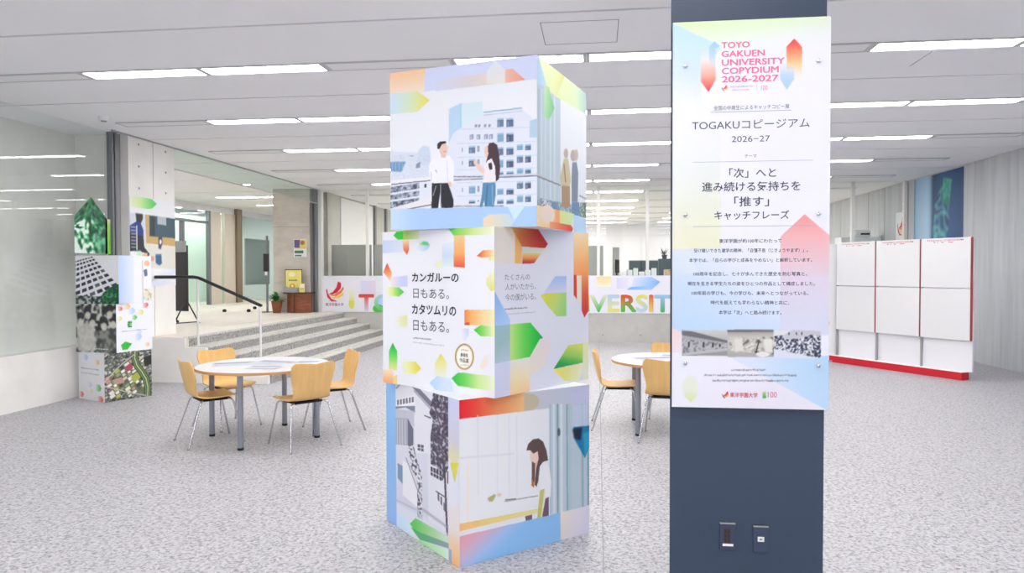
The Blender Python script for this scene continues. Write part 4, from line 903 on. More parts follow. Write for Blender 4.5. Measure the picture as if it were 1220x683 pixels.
# wall plates on the pillar below the panel
t = thing('power_outlet', 'left wall plate low on the pillar, dark sockets above a white tag', 'outlet', (.5775, 3.3, .350))
boxes('face_plate', [(-.034, .034, -.008, 0, 0, .122)], PLATE, t, .003)
boxes('top_lip', [(-.034, .034, -.012, -.002, .118, .123)], ALU, t)
o = boxes('socket_block', [(-.016, .013, -.0095, -.006, .03, .098)], mat('dark_brown_plastic', (58, 44, 46), .5), t)
boxes('slot', [(-.011 + dx, -.007 + dx, -.0105, -.009, z, z + .011) for z in (.038, .058, .078) for dx in (0, .014)], BLACK, o)
boxes('white_tag', [(-.021, .025, -.0095, -.007, .018, .029)], WHITE, t)
t = thing('network_outlet', 'right wall plate low on the pillar, blank with one white jack', 'outlet', (.722, 3.3, .345))
boxes('face_plate', [(-.033, .033, -.008, 0, 0, .120)], PLATE, t, .003)
boxes('top_lip', [(-.033, .033, -.012, -.002, .115, .120)], ALU, t)
o = boxes('white_jack', [(-.014, .014, -.0105, -.007, .049, .071)], WHITE, t, .001)
boxes('port', [(-.006, .005, -.0112, -.0100, .056, .064)], SEAM, o)

# ================================================================== TABLES, PAPERS AND CHAIRS
def make_table(label):
    t = thing('round_table', label, 'table', group='round tables with plywood chairs')
    b = bmesh.new(); lathe(b, [(.612, .678), (.618, .681), (.618, .700), (.612, .705)], 72); obj('tabletop', b, TOPW, t, True)
    b = bmesh.new(); n = 72
    r0 = [b.verts.new((.6185 * math.cos(k * 2 * math.pi / n), .6185 * math.sin(k * 2 * math.pi / n), .679)) for k in range(n)]
    r1 = [b.verts.new((.6185 * math.cos(k * 2 * math.pi / n), .6185 * math.sin(k * 2 * math.pi / n), .7015)) for k in range(n)]
    r2 = [b.verts.new((.6165 * math.cos(k * 2 * math.pi / n), .6165 * math.sin(k * 2 * math.pi / n), .7035)) for k in range(n)]
    r3 = [b.verts.new((.59 * math.cos(k * 2 * math.pi / n), .59 * math.sin(k * 2 * math.pi / n), .6775)) for k in range(n)]
    for A, B_ in ((r3, r0), (r0, r1), (r1, r2)):
        for k in range(n): b.faces.new((A[k], A[(k + 1) % n], B_[(k + 1) % n], B_[k]))
    obj('wood_edge', b, EDGE, t, True)
    for k in range(4):
        a = k * math.pi / 2; x, y = .52 * math.cos(a), .52 * math.sin(a)
        b = bmesh.new(); lathe(b, [(.026, .022), (.026, .676)], 20, (x, y)); lathe(b, [(.045, .668), (.045, .677)], 20, (x, y)); l = obj('leg', b, LEGGREY, t, True)
        b = bmesh.new(); lathe(b, [(.024, 0.0), (.028, .004), (.028, .022)], 20, (x, y)); obj('foot', b, BLACK, l, True)
    return t
T1, T2 = (-3.20, 6.62, 0), (.76, 7.43, 0)
tb = make_table('round white table on the left with four chairs, before the steps')
tb.location = T1; tb.rotation_euler = (0, 0, math.radians(3))
dup(tb, T2, math.radians(45), 'round white table half hidden behind the blue-grey pillar')
def paper(lb, x, y, rz, w, h, seed, k, tables='flyers lying on the left table'):
    sh = Sheet(UQ, 40, 40, (196, 199, 208)); r = np.random.default_rng(seed)
    sh.poly([(.06, .06), (.94, .06), (.94, .42), (.06, .42)], (128 + r.integers(-18, 26), 140, 162)); 
    for j in range(6): sh.line((.08, .52 + j * .07), (.55 + .35 * r.random(), .52 + j * .07), .02, (130, 134, 146))
    o = sheet_mesh('paper_flyer', sh, (-w / 2, h / 2, .0012), (w, 0, 0), (0, -h, 0), None, thick=.001)
    o.location = (x, y, .7055 + .0016 * k); o.rotation_euler = (0, 0, rz); tag(o, lb, 'flyer', tables)
paper('large pale flyer at the left of the left table top', -3.48, 6.60, .5, .42, .30, 1, 0)
paper('pale flyer in the middle of the left table top', -3.16, 6.72, -.2, .42, .30, 2, 1)
paper('flyer near the right edge of the left table top', -2.86, 6.78, .35, .30, .21, 3, 0)
paper('flyer nearest the viewer on the left table top', -3.08, 6.38, .1, .30, .21, 4, 2)
paper('large pale flyer at the left of the right table top', .58, 7.42, .3, .42, .30, 5, 0, 'flyers lying on the right table')
paper('smaller flyer at the back of the right table top', .80, 7.68, -.3, .30, .21, 6, 1, 'flyers lying on the right table')

def shell_mesh():
    prof = np.array([(.222, .414), (.205, .430), (.15, .438), (.06, .434), (-.04, .429), (-.12, .434), (-.172, .455), (-.200, .500), (-.218, .565), (-.236, .640), (-.252, .715), (-.262, .778)])
    wid = np.array([.165, .195, .208, .210, .205, .196, .184, .178, .186, .202, .214, .212])
    n = len(prof); t = np.linspace(0, n - 1, 46)
    def cr(a):
        a = np.concatenate([[2 * a[0] - a[1]], a, [2 * a[-1] - a[-2]]]); out = []
        for x in t:
            i = min(int(x), n - 2); f = x - i; p0, p1, p2, p3 = a[i:i + 4]
            out.append(.5 * (2 * p1 + (p2 - p0) * f + (2 * p0 - 5 * p1 + 4 * p2 - p3) * f ** 2 + (3 * p1 - p0 - 3 * p2 + p3) * f ** 3))
        return np.array(out)
    Y, Z, W = cr(prof[:, 0]), cr(prof[:, 1]), cr(wid)
    u = np.linspace(-1, 1, 21); back = np.clip((t - 5.5) / 3, 0, 1); top = np.clip((t - 9) / 2, 0, 1) ** 2
    P = np.zeros((len(t), len(u), 3))
    P[..., 0] = W[:, None] * np.sin(u * math.pi / 2 * .97)[None, :] / math.sin(math.pi / 2 * .97) * .5 + W[:, None] * u[None, :] * .5
    P[..., 1] = Y[:, None] + back[:, None] * .045 * (u ** 2)[None, :]
    P[..., 2] = Z[:, None] + (1 - back)[:, None] * .012 * (u ** 2)[None, :]
    ear = .014 * np.sin(np.abs(u) * math.pi * .72) - .034 * np.clip((np.abs(u) - .74) / .26, 0, 1) ** 2
    P[..., 2] += top[:, None] * (ear - .008)[None, :]
    front = np.clip(1 - t / 1.6, 0, 1); P[..., 1] -= front[:, None] * .05 * (np.clip(np.abs(u) - .45, 0, 1) ** 2 * 3)[None, :]
    du = np.gradient(P, axis=1); dv = np.gradient(P, axis=0); N = np.cross(du, dv); N /= np.linalg.norm(N, axis=2, keepdims=True)
    A, B_ = P + N * .0055, P - N * .0055
    b = bmesh.new()
    va = [[b.verts.new(A[i, j]) for j in range(len(u))] for i in range(len(t))]; vb = [[b.verts.new(B_[i, j]) for j in range(len(u))] for i in range(len(t))]
    I, J = len(t), len(u)
    for i in range(I - 1):
        for j in range(J - 1):
            b.faces.new((va[i][j], va[i][j + 1], va[i + 1][j + 1], va[i + 1][j])); b.faces.new((vb[i][j], vb[i + 1][j], vb[i + 1][j + 1], vb[i][j + 1]))
    ring = [(0, j) for j in range(J)] + [(i, J - 1) for i in range(1, I)] + [(I - 1, j) for j in range(J - 2, -1, -1)] + [(i, 0) for i in range(I - 2, 0, -1)]
    for (a0, a1), (b0, b1) in zip(ring, ring[1:] + ring[:1]): b.faces.new((va[a0][a1], vb[a0][a1], vb[b0][b1], va[b0][b1]))
    return b
def make_chair():
    t = thing('plywood_chair', '', 'chair', group='bent plywood chairs around the round tables')
    obj('seat_shell', shell_mesh(), PLY, t, True)
    boxes('seat_frame', [(-.135, .135, -.125, .15, .400, .418)], BLACK, t, .006)
    for sx in (-1, 1):
        for y0, y1, y2, x2 in ((-.09, -.135, -.265, .245), (.10, .145, .235, .225)):
            b = bmesh.new(); tube(b, bend([(sx * .10, y0, .409), (sx * .178, y1, .411), (sx * x2, y2, .006)], .05), .0085, 10); l = obj('leg', b, CHROME, t, True)
            b = bmesh.new(); tube(b, [(sx * (x2 - .0003), y2, .0), (sx * (x2 - .002), y2 - .0015, .013)], .0105, 10); obj('glide', b, SEAM, l, True)
    return t
ch = make_chair(); first = True
for (x, y), (fx, fy), lb in (((-3.62, 6.40), (.70, .71), 'plywood chair at the left table, nearest the printed stack, back turned'),
                             ((-3.80, 7.06), (.86, -.5), 'plywood chair on the far left side of left table, against the concrete step end'),
                             ((-2.70, 6.36), (-.76, .65), 'plywood chair on the near right side of the left table, back towards the viewer'),
                             ((-2.68, 7.04), (-.80, -.6), 'plywood chair at the right of left table, seen side on before the steps'),
                             ((.21, 7.47), (1, 0), 'plywood chair left of the right table, seen side on beside the cube tower'),
                             ((.66, 6.98), (.15, .99), 'plywood chair before the right table, back to the viewer, cut by the pillar'),
                             ((.80, 8.08), (-.1, -1), 'plywood chair behind the right table, only its top edge in view')):
    rz = math.atan2(-fx, fy)
    if first: ch.location = (x, y, 0); ch.rotation_euler = (0, 0, rz); ch['label'] = lb; first = False
    else: dup(ch, (x, y, 0), rz, lb)

# ================================================================== HANDRAIL, SIGN STAND AND THE CORNER BY THE CORRIDOR
t = thing('handrail', 'black handrail on two white posts at the near end of the steps', 'handrail', (0, 9.86, 0))
b = bmesh.new(); tube(b, bend([(XL + .03, 0, 1.52), (-5.77, 0, 1.52), (-4.79, 0, 1.105)], .08), .024, 12); obj('rail', b, BLACKMET, t, True)
for x, z0, z1 in ((-5.76, .52, 1.50), (-4.81, .13, 1.10)):
    b = bmesh.new(); tube(b, [(x, 0, z0), (x, 0, z1)], .017, 12); lathe(b, [(.035, z0), (.035, z0 + .006)], 16, (x, 0)); obj('post', b, MULW, t, True)
t = thing('sign_stand', 'black sign stand on thin legs in the corridor beside the concrete column', 'sign stand', (-7.60, 12.25, LV), math.radians(-20))
boxes('board', [(-.34, .34, -.02, .02, .24, 1.42)], BLACKMET, t, .004)
boxes('top_card', [(-.30, .34, -.024, -.018, 1.30, 1.50)], mat('grey_card', (150, 156, 156), .4), t)
for x in (-.26, .30):
    b = bmesh.new(); tube(b, [(x, -.02, .42), (x, -.26, .025)], .012, 8); tube(b, [(x, .02, .42), (x, .26, .025)], .012, 8); tube(b, [(x, -.26, .035), (x, .26, .035)], .010, 8)
    l = obj('leg', b, BLACKMET, t, True)
    for y in (-.26, .26):
        b = bmesh.new(); tube(b, [(x - .012, y, .022), (x + .012, y, .022)], .022, 14); obj('caster', b, BLACK, l, True)
# low semicircular table with brochures
t = thing('display_table', 'low brown semicircular table against the corridor column', 'table', (-6.82, 15.94, LV))
def half(r, n=24): return [(-r, 0)] + [(-r * math.cos(k * math.pi / n), -r * .72 * math.sin(k * math.pi / n)) for k in range(1, n)] + [(r, 0)]
b = bmesh.new(); prism(b, half(.38), .445, .472); obj('tabletop', b, BROWN_DK, t)
b = bmesh.new(); prism(b, half(.29), 0, .445); obj('curved_body', b, BROWN, t)
boxes('front_batten', [(-.05, -.03, -.222, -.20, 0, .445)], BROWN_DK, t)
def flat_print(name, lb, cat, sh, o, ex, ey, m=None, thick=.006, group=None):
    ob = sheet_mesh(name, sh, (0, 0, 0), ex, ey, None, thick=thick); ob.location = o; return tag(ob, lb, cat, group)
sh = Sheet(UQ, 50, 60, (244, 232, 150)); sh.poly([(.08, .04), (.9, .02), (.92, .96), (.06, .96)], (240, 226, 128)); sh.oval((.42, .74), .17, .13, (214, 160, 70)); sh.oval((.42, .72), .09, .07, (246, 232, 170)); sh.scribble((.2, .46), (.72, .46), .07, (96, 86, 56), 2, .9, .08); sh.oval((.4, .2), .2, .1, (248, 242, 196))
t = thing('menu_board', 'yellow notice board leaning on the low brown table', 'notice board', (-6.90, 15.80, LV + .472), 0)
boxes('backing', [(-.20, .20, .002, .014, 0, .52)], BLACKMET, t)
sheet_mesh('printed_face', sh, (-.19, 0, .505), (.38, 0, 0), (0, 0, -.50), t)
boxes('rear_strut', [(-.02, .02, .012, .10, 0, .02), (-.02, .02, .012, .03, .0, .3)], BLACKMET, t)
boxes('clip', [(-.20, .20, -.006, .016, .505, .522)], BLACK, t)
tag(boxes('leaflet_box', [(-.16, .16, -.06, .06, 0, .105), (-.155, -.10, -.05, .05, .105, .12)], GREYP, None, .004), 'grey leaflet box on the low brown table before the yellow board', 'box').location = (-6.93, 15.725, LV + .4725)
sh = Sheet(UQ, 24, 40, (244, 228, 140)); sh.poly([(.1, .1), (.9, .1), (.9, .45), (.1, .45)], (250, 246, 226)); sh.scribble((.15, .6), (.85, .6), .06, (150, 120, 70), 3)
flat_print('leaflet', 'small yellow leaflet standing at the right of the low brown table', 'leaflet', sh, (-6.735, 15.73, LV + .472 + .2), (.12, 0, 0), (0, 0, -.2), thick=.02)
# potted plant
t = thing('potted_plant', 'green leafy plant in a brown pot beside the low brown table', 'plant', (-7.27, 15.72, LV))
b = bmesh.new(); lathe(b, [(.085, 0), (.125, .26), (.132, .28), (.118, .28), (.112, .25)], 24); obj('pot', b, BROWN, t, True)
b = bmesh.new(); lathe(b, [(.1, .24), (.11, .252)], 20); obj('soil', b, BROWN_DK, t)
b = bmesh.new(); rr = np.random.default_rng(5)
for k in range(34):
    a = rr.uniform(0, 6.283); L = rr.uniform(.16, .36); el = rr.uniform(.35, 1.4); base = Vector((rr.uniform(-.04, .04), rr.uniform(-.04, .04), .25)); d = Vector((math.cos(a) * math.cos(el), math.sin(a) * math.cos(el), math.sin(el)))
    side = d.cross(Vector((0, 0, 1))).normalized() * rr.uniform(.030, .05); pr = None
    for j in range(5):
        f = j / 4; c = base + d * L * (.25 + .75 * f) + Vector((0, 0, -.10 * f * f)); w = side * math.sin(math.pi * (.12 + .86 * f)); cur = (b.verts.new(c - w), b.verts.new(c + Vector((0, 0, -.006))), b.verts.new(c + w))
        if pr: b.faces.new((pr[0], pr[1], cur[1], cur[0])); b.faces.new((pr[1], pr[2], cur[2], cur[1]))
        pr = cur
obj('foliage', b, LEAF, t)
b = bmesh.new()
for k in range(7):
    a = k * .9; tube(b, [(0, 0, .25), (.05 * math.cos(a), .05 * math.sin(a), .36)], .005, 6)
obj('stems', b, LEAF, t)
sh = Sheet(UQ, 40, 50, (226, 232, 232)); sh.poly([(.05, .05), (.95, .05), (.95, .55), (.05, .55)], (226, 204, 120)); sh.poly([(.05, .05), (.5, .05), (.45, .5), (.05, .48)], (112, 92, 146)); sh.oval((.68, .22), .16, .12, (176, 120, 70)); sh.poly([(.08, .64), (.75, .64), (.75, .8), (.08, .8)], (76, 120, 104)); sh.poly([(.1, .88), (.6, .88), (.6, .96), (.1, .96)], (70, 130, 110))
flat_print('poster', 'small colourful poster on the concrete corridor column above the low table', 'poster', sh, (-6.955, 15.943, 2.345), (.31, 0, 0), (0, 0, -.41), thick=.004)
t = thing('reader_post', 'slim dark reader post standing left of the corridor column', 'reader post', (-7.62, 15.98, LV))
boxes('post', [(-.02, .02, -.02, .02, .015, 1.78)], STEEL, t, .003); boxes('base', [(-.10, .10, -.10, .10, 0, .015)], BLACKMET, t)
o = boxes('screen_box', [(-.07, .035, -.05, .03, .95, 1.36)], BLACKMET, t, .006); boxes('white_label', [(-.03, .03, -.053, -.05, .86, .94)], WHITE, t)
for x, y, lb in ((-8.67, 15.97, 'leftmost'), (-8.11, 16.04, 'middle'), (-8.58, 17.29, 'rightmost')):
    b = bmesh.new(); lathe(b, [(.03, 0), (.045, .01), (.045, .05), (.025, .07)], 18); o = obj('door_stop', b, BLACK, None, True); o.location = (x, y, LV); tag(o, 'small black knob on the corridor floor, %s of the three' % lb, 'floor knob', 'black knobs on the corridor floor')
t = thing('notice_board', 'grey notice board on the pale screen beyond the corridor', 'notice board', (XF - .03, 21.6, 1.2))
boxes('board', [(0, .012, 0, 1.65, 0, 1.42)], GREYP, t); boxes('frame', [(0, .02, -.03, 0, -.03, 1.45), (0, .02, 1.65, 1.68, -.03, 1.45), (0, .02, 0, 1.65, -.03, 0), (0, .02, 0, 1.65, 1.42, 1.45)], ALU, t)

# ================================================================== PRINTS ON THE LEFT SIDE
q = [(151.5, 233), (208, 241), (208, 341), (151.5, 345)]
sh = Sheet(q, 100, 110, (240, 241, 246))
sh.grad([(150, 234), (176, 236), (180, 238), (185.5, 243.5), (180, 249), (174, 250), (150, 247)], (152, 240), (185, 243), [(0, (240, 242, 226)), (.4, (204, 234, 160)), (1, (66, 206, 92))])
sh.poly([(150, 255), (209, 261), (209, 321), (150, 321)], (226, 224, 214)); sh.poly([(150, 255), (172, 257), (170, 290), (150, 300)], (214, 220, 234))
sh.poly([(171, 256.5), (209, 261), (209, 294), (172, 291)], (204, 172, 112)); sh.poly([(176, 257.5), (209, 261), (209, 284.5), (176, 282.5)], (66, 92, 106)); sh.poly([(177, 258), (183, 258.6), (183, 282), (177, 281.6)], (44, 56, 68), .8, 1)
sh.poly([(186, 258), (197, 259.4), (197, 269), (186, 268)], (196, 204, 210), .9)
sh.poly([(159, 255), (168, 256), (168, 262), (165, 268), (160, 266)], (46, 48, 54), 1, 1)
sh.poly([(152, 270), (160, 265), (165, 266), (168.5, 275), (169, 300), (151, 300)], (44, 66, 136)); sh.poly([(151, 278), (168.5, 283), (169.5, 296), (176, 304), (174, 308), (165, 301), (151, 301)], (40, 46, 60))
for y in range(272, 300, 4): sh.line((153, y), (159, y + .4), 1, (214, 216, 226))
sh.line((160.3, 270), (160.3, 300), 1.1, (220, 222, 230))
sh.oval((179, 309.5), 3, 3.2, (220, 164, 150)); sh.poly([(183, 305), (190.5, 304), (191, 315), (188, 317.5), (183.5, 315)], (48, 96, 142), 1, 1); sh.line((183, 304.6), (190.6, 304), 1.4, (100, 140, 176))
sh.poly([(187, 283), (191.5, 282), (192, 290), (190, 298), (187, 297)], (74, 76, 100), 1, 1); sh.oval((189.6, 289), 1.3, 3, (240, 236, 236))
sh.poly([(150, 301), (173, 303), (173, 345), (150, 345)], (238, 238, 242)); sh.oval((170, 307.5), 3.8, 4, (246, 178, 128), .9, 1); sh.poly([(163.5, 315), (167, 314), (167, 321), (164, 322)], (84, 104, 142), 1, 1); sh.oval((163.5, 305), 3.5, 5, (196, 236, 200), .8, 2)
sh.line((171.8, 309), (171.8, 345), 1, (192, 190, 186)); sh.grad([(176, 321), (209, 321), (209, 346), (176, 346)], (190, 321), (196, 344), [(0, (246, 246, 250)), (.6, (224, 230, 246)), (1, (236, 236, 244))])
flat_print('poster', 'large poster of a person at a blackboard on the left concrete column', 'poster', sh, (XL + .008, 9.335, 2.66), (0, 1.08, 0), (0, 0, -1.27), thick=.006)
# arrow-shaped foliage print on the glazing
sh = Sheet(UQ, 90, 110, (30, 110, 70)); sh.speck([(0, 0), (1, 0), (1, 1), (0, 1)], 11, [(10, 62, 44), (24, 110, 66), (60, 160, 96), (150, 214, 176), (240, 246, 246), (226, 240, 236)], 51, 2); sh.speck([(0, 0), (1, 0), (1, .4), (0, .3)], 8, [(8, 52, 40), (20, 86, 56), (40, 130, 76)], 52, 2, .8, 6); sh.speck([(.55, .3), (1, .35), (1, 1), (.6, 1)], 12, [(8, 70, 50), (20, 110, 66), (70, 170, 110)], 53, 2, .7, 10)
def roof(U, V): return U, np.where(V < .6, (.6 - (.6 - V) * (1 - np.abs(2 * U - 1) * .62)), V)
t = thing('glass_print', 'arrow shaped print of green leaves on the left glazing', 'window print', (XG + .02, 0, 0))
sheet_mesh('leaf_print', sh, (0, 8.44, 2.58), (0, .62, 0), (0, 0, -.74), t, warp=roof, thick=.003)
sh = Sheet(UQ, 20, 60, (200, 226, 150)); sh.grad([(0, 0), (1, 0), (1, 1), (0, 1)], (.5, 0), (.5, 1), [(0, (236, 226, 200)), (.35, (222, 232, 186)), (1, (206, 232, 170))]); sh.grad([(.4, 0), (1, .2), (1, 1), (.4, 1)], (.5, 0), (.5, 1), [(0, (190, 220, 130)), (1, (120, 222, 60))])
sheet_mesh('lime_bar', sh, (0, 9.02, 2.31), (0, .11, 0), (0, 0, -.47), t, thick=.003)

# ================================================================== LONG BANNER ALONG THE REAR GLAZING
BX0, BX1, BZ0, BZ1 = -6.36, 6.2, .655, 1.495
BW, BH = BX1 - BX0, BZ1 - BZ0
sh = Sheet([(BX0, BZ1), (BX1, BZ1), (BX1, BZ0), (BX0, BZ0)], 900, 66, (232, 232, 242))
bird(sh, -6.28, 1.36, -5.85, .90)
def bar(x0, x1, z0, z1, c0, c1, horiz=True, a0=1.0):
    sh.grad([(x0, z0), (x1, z0), (x1, z1), (x0, z1)], (x0, z0) if horiz else (x0, z1), (x1, z0) if horiz else (x0, z0), [(0, tuple(c0) + (a0,)), (1, tuple(c1) + (1.0,))])
sh.oval((-5.66, .86), .07, .13, (220, 220, 96)); bar(-5.72, -5.60, .92, 1.30, (236, 236, 226), (226, 228, 150), False, 0)
bar(-5.44, -5.08, 1.05, 1.38, LAV, (226, 214, 232)); sh.oval((-5.02, .74), .14, .10, (84, 200, 84)); sh.oval((-4.98, .93), .13, .1, (180, 208, 246))
rr = np.random.default_rng(3); pal = [(180, 206, 246), (244, 206, 150), (206, 232, 160), (240, 178, 150), (214, 216, 246)]
for k, x in enumerate(np.arange(-4.7, -.4, .62)): bar(x, x + .5, 1.14, 1.34 + .05 * (k % 3), PALE, pal[k % 5], True, 0)
bar(-.02, .30, 1.24, 1.47, (246, 214, 160), (244, 236, 210), False); bar(.42, .70, 1.20, 1.44, LAV, (232, 228, 244))
sh.grad([(.64, 1.18), (.74, 1.24), (.80, 1.44), (1.18, 1.46), (1.37, 1.35), (1.18, 1.18)], (.70, 1.4), (1.34, 1.25), [(0, (226, 228, 246)), (.4, (190, 212, 248)), (1, (128, 180, 242))]); sh.grad([(.64, 1.18), (.74, 1.24), (1.10, 1.26), (1.18, 1.18)], (.64, 1.2), (1.18, 1.2), [(0, (122, 176, 240)), (1, (166, 200, 246))])
for k, x in enumerate(np.arange(1.7, 6.0, .7)): bar(x, x + .5, 1.16, 1.40, PALE, pal[(k + 2) % 5], True, 0)
bt = Type()
LETTER = {0: ((222, 60, 48), (214, 210, 236)), 1: ((180, 210, 244), (104, 200, 96)), 2: ((238, 170, 96), (220, 214, 120)), 3: ((226, 220, 110), (120, 206, 100)), 5: ((222, 80, 60), (246, 210, 140)), 6: ((120, 206, 110), (180, 210, 246)), 7: ((214, 216, 246), (240, 170, 100)), 8: ((226, 96, 70), (220, 220, 110)),
          9: ((180, 208, 246), (90, 196, 90)), 10: ((240, 190, 110), (222, 80, 60)), 12: ((110, 200, 100), (226, 222, 120)), 13: ((222, 90, 60), (190, 214, 246)), 14: ((226, 222, 110), (84, 196, 84)), 15: ((236, 226, 216), (56, 186, 76)), 16: ((172, 200, 240), (234, 226, 120)), 17: ((232, 70, 44), (66, 196, 84)), 18: ((222, 216, 90), (180, 208, 246)), 19: ((214, 84, 46), (232, 216, 110)), 20: ((160, 194, 240), (70, 176, 96)), 21: ((232, 90, 60), (226, 222, 120))}
def lc(i, y):
    a, b_ = LETTER.get(i, ((150, 150, 160), (150, 150, 160))); return tuple(b_[k] + (a[k] - b_[k]) * y for k in range(3))
U = lambda x: (x - BX0) / BW
V = lambda z: (BZ1 - z) / BH
bt.add('TOYO GAKUEN UNIVERSITY', U(-5.50), V(1.075), U(1.97), V(.675), (0, 0, 0), .035, lc)
bt.add('東洋学園大学', U(-6.30), V(.865), U(-5.86), V(.79), (112, 70, 92), .006)
t = thing('banner', 'long white banner with coloured capital letters along the rear glazing', 'banner', (0, YB - .012, 0))
sheet_mesh('printed_face', sh, (BX0, 0, BZ1), (BW, 0, 0), (0, 0, -BH), t, thick=.004)
bt.build('lettering', (BX0, 0, BZ1), (BW, 0, 0), (0, 0, -BH), t, .002, lines=True)
for x in np.linspace(BX0 + .2, BX1 - .2, 8):
    b = bmesh.new(); tube(b, [(x, .004, BZ1 - .03), (x, .07, BZ1 - .03)], .008, 8); obj('hanger', b, ALU, t)

# ================================================================== DISPLAY BOARDS ON THE RIGHT
DIR = Vector((.502, -.865, 0)); D0 = Vector((4.07, 13.33, 0)); RZ = math.atan2(DIR.y, DIR.x)
def display_unit(label, s0):
    t = thing('display_board', label, 'display board', D0 + DIR * s0, RZ, 'white display boards on red plinths')
    boxes('back_board', [(.006, .788, .02, .05, .12, 2.05)], OFFWHITE, t)
    p = boxes('upper_panel', [(0, .775, -.03, .0195, 1.338, 2.08)], BOARD, t, .003)
    boxes('lower_panel', [(0, .775, -.03, .0195, .575, 1.328)], BOARD, t, .003)
    boxes('red_trim', [(.7765, .7835, -.026, .0195, .575, 2.078)], REDLINE, t)
    boxes('upright', [(-.012, .004, -.02, .045, .12, 2.05)], ALU, t)
    boxes('plinth', [(-.09, .712, -.10, .06, 0, .112)], RED, t, .002)
    boxes('plinth_cap', [(-.09, .712, -.098, .06, .1125, .12)], WHITE, t)
    h = Type(); h.add('TOGAKU COPYDIUM', .12, .030, .86, .062, (196, 74, 84), .01)
    for k, (u0, u1) in enumerate(((.26, .30), (.34, .36), (.42, .47), (.56, .66))): h.rule(u0, .078, u1, .092, (186, 110, 116))
    h.build('heading', (0, -.0305, 2.08), (.775, 0, 0), (0, 0, -.742), p, .001)
    return t
for i, (s0, lb) in enumerate(((.18, 'first white display board on red plinth, next to the information panel'), (.983, 'second white display board on red plinth, between its two neighbours'), (1.786, 'third white display board on red plinth, farthest right and closest'))): display_unit(lb, s0)
sh = Sheet(UQ, 60, 120, (240, 240, 243)); sh.poly([(.2, .04), (.82, .04), (.82, .50), (.2, .50)], (58, 66, 84)); sh.speck([(.2, .04), (.82, .04), (.82, .50), (.2, .50)], 7, [(44, 52, 70), (70, 80, 100), (110, 110, 130), (40, 60, 96)], 3); bird(sh, .66, .655, .84, .71)
t = thing('display_board', 'white display board with dark photo, mostly hidden behind the information panel', 'display board', (3.36, 13.16, 0), math.radians(3), 'white display boards on red plinths')
boxes('board', [(0, .80, .0, .04, .03, 2.06)], BOARD, t); sheet_mesh('printed_face', sh, (0, -.0015, 2.06), (.80, 0, 0), (0, 0, -2.03), t)
boxes('foot', [(.05, .13, -.12, .16, 0, .03), (.67, .75, -.06, .16, 0, .03)], ALU, t)
# wall prints
sh = Sheet(UQ, 60, 60, (120, 156, 190)); sh.grad([(0, 0), (1, 0), (1, 1), (0, 1)], (0, .5), (1, .5), [(0, (60, 110, 160)), (.06, (150, 186, 214)), (.30, (176, 206, 228)), (.36, (150, 186, 214)), (.42, (40, 70, 110)), (.6, (52, 92, 142)), (1, (34, 70, 120))])
sh.speck([(.46, .30), (.56, .16), (.72, .10), (.74, .5), (.66, .9), (.50, .98), (.42, .6)], 7, [(38, 74, 120), (60, 120, 160), (70, 160, 150), (110, 176, 200), (44, 66, 110)], 3, 1); sh.speck([(.62, .06), (.78, .1), (.74, .36), (.6, .3)], 5, [(40, 130, 120), (90, 190, 150), (60, 150, 160)], 8)
flat_print('mural_print', 'blue wall print with teal foliage figure on the right wall', 'wall print', sh, (XR - .008, 15.94, 3.47), (0, -2.04, 0), (0, 0, -1.9), thick=.006)
sh = Sheet(UQ, 40, 60, (238, 238, 242)); bird(sh, .15, .08, .85, .5); sh.scribble((.25, .66), (.75, .66), .06, (190, 90, 120), 3, .8, .06); sh.scribble((.3, .8), (.7, .8), .05, (190, 120, 140), 4, .8, .06)
flat_print('wall_banner', 'small white banner with red and yellow wing mark on the right wall', 'wall banner', sh, (XR - .010, 16.85, 2.86), (0, -.55, 0), (0, 0, -1.0), thick=.006)

# ================================================================== OFFICE BEHIND THE REAR GLAZING
def partition(lb, x, y, w, h, m=FROST):
    t = thing('office_partition', lb, 'partition', (x, y, LV), group='office partitions behind the rear glazing')
    boxes('panel', [(.02, w - .02, -.015, .015, .08, h - .02)], m, t); boxes('frame', [(0, .02, -.02, .02, 0, h), (w - .02, w, -.02, .02, 0, h), (.02, w - .02, -.02, .02, h - .02, h), (.02, w - .02, -.02, .02, .06, .08)], ALU, t)
    boxes('foot', [(.0, .04, -.2, .2, 0, .012), (w - .04, w, -.2, .2, 0, .012)], ALU, t)
partition('wide grey partition behind the banner, beside the wing mark at far left', -6.30, 16.62, .98, 1.58)
partition('grey partition behind the banner, second from the left glazing', -5.25, 16.62, .98, 1.58)
partition('grey partition behind the glass, touching the cube tower right edge', -.62, 16.52, .75, 1.52)
partition('narrow grey partition beside the bright doorway in the office', .36, 17.68, .16, 1.52)
partition('dark teal partition in the office behind the papers', .78, 18.6, .95, 1.22, TEAL)
partition('dark teal partition in the office beside the pillar edge', 1.76, 18.9, 1.1, 1.22, TEAL)
t = thing('office_counter', 'white office counter behind the banner and rear glass', 'counter', (.9, 17.1, LV))
boxes('top', [(-1.0, 1.2, -.3, .3, .80, .83)], TOPW, t); boxes('front_panel', [(-.97, 1.17, -.27, -.25, 0, .80)], OFFWHITE, t); boxes('side_panel', [(-.97, -.95, -.25, .27, 0, .80)], OFFWHITE, t); boxes('side_panel', [(1.15, 1.17, -.25, .27, 0, .80)], OFFWHITE, t)
CT = LV + .83
t = thing('monitor', 'black monitor seen edge on, on the office counter', 'monitor', (.46, 17.14, CT), math.radians(80))
boxes('screen', [(-.24, .24, -.015, .015, .07, .38)], BLACK, t, .004); boxes('stand', [(-.03, .03, .0, .03, .01, .09)], BLACKMET, t); boxes('base', [(-.11, .11, -.08, .08, 0, .012)], BLACKMET, t)
rr = np.random.default_rng(8)
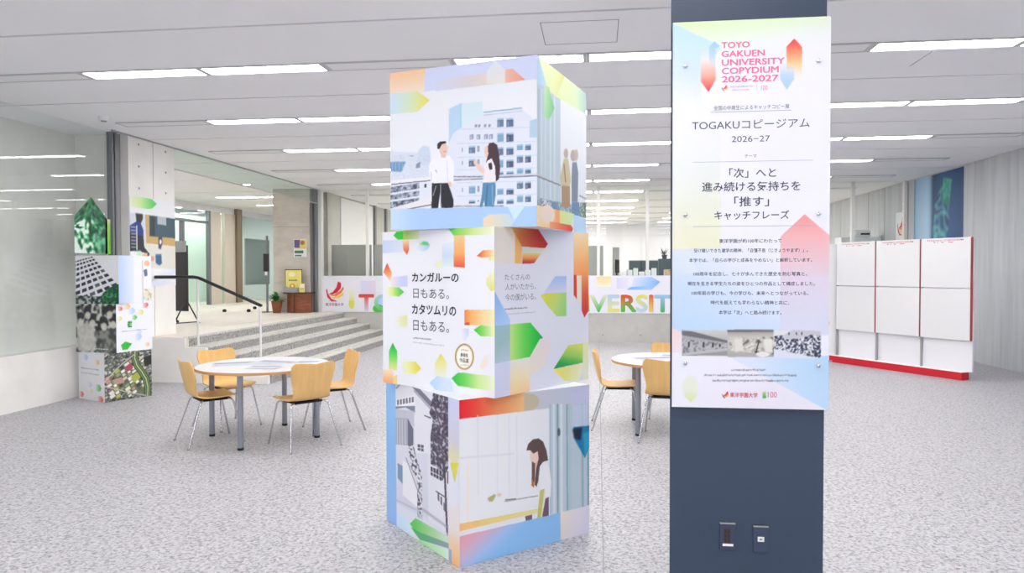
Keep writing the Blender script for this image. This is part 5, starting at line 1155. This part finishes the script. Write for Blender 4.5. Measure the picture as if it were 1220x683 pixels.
for k in range(6):
    h = .10 + .04 * (k % 3)
    o = boxes('paper_bundle', [(-.055, .055, -.09, .09, 0, h)], PAPER, None, .006); o.location = (.60 + .14 * k, 17.02 + .02 * (k % 2), CT); o.rotation_euler = (0, 0, rr.uniform(-.12, .12)); 
    tag(o, 'white paper bundle on the office counter, %s from the black monitor' % ORD[k], 'paper', 'paper bundles on the office counter')
t = thing('file_box', 'light wooden file box on the office counter by the pillar', 'file box', (1.72, 17.02, CT))
boxes('body', [(-.19, .19, -.10, .10, 0, .012), (-.19, .19, -.10, -.09, .012, .10), (-.19, .19, .09, .10, .012, .15), (-.19, -.18, -.09, .09, .012, .13), (.18, .19, -.09, .09, .012, .13)], WOODL, t)
for k, c in enumerate(((226, 196, 120), (214, 140, 110), (236, 226, 200), (180, 196, 150), (226, 180, 150))): boxes('file', [(-.16 + .066 * k, -.16 + .066 * k + .05, -.085, .085, .013, .12 + .012 * (k % 2))], mat('file_card', c, .6), t)
t = thing('desk_plant', 'small dark plant on the teal partition shelf in the office', 'plant', (1.62, 17.95, LV))
boxes('stand', [(-.14, .14, -.14, .14, 0, 1.24)], TEAL, t, .004)
b = bmesh.new(); lathe(b, [(.05, 1.24), (.07, 1.34)], 16); obj('pot', b, BLACKMET, t)
b = bmesh.new()
for k in range(22):
    a = rr.uniform(0, 6.28); el = rr.uniform(.3, 1.4); L = rr.uniform(.12, .24); d = Vector((math.cos(a) * math.cos(el), math.sin(a) * math.cos(el), math.sin(el))); p0 = Vector((0, 0, 1.33)); sd = d.cross(Vector((0, 0, 1))).normalized() * .02
    v = [b.verts.new(p0), b.verts.new(p0 + d * L * .5 + sd), b.verts.new(p0 + d * L), b.verts.new(p0 + d * L * .5 - sd)]; b.faces.new(v)
obj('foliage', b, mat('dark_leaf', (40, 58, 52), .6), t)
t = thing('cabinet', 'pale cabinet in the office behind the display boards', 'cabinet', (6.1, 17.75, LV))
boxes('body', [(-.5, .4, -.22, .22, 0, 1.72)], OFFWHITE, t, .004); boxes('door', [(-.49, -.055, -.235, -.221, .05, 1.70)], WHITE, t); boxes('door', [(-.045, .39, -.235, -.221, .05, 1.70)], WHITE, t)
t = thing('office_machine', 'white rounded machine with dark slot on top of pale cabinet', 'machine', (6.08, 17.7, LV + 1.721))
boxes('body', [(-.19, .19, -.16, .16, 0, .17)], WHITE, t, .05); boxes('front_slot', [(-.04, .16, -.163, -.15, .05, .09)], BLACK, t)
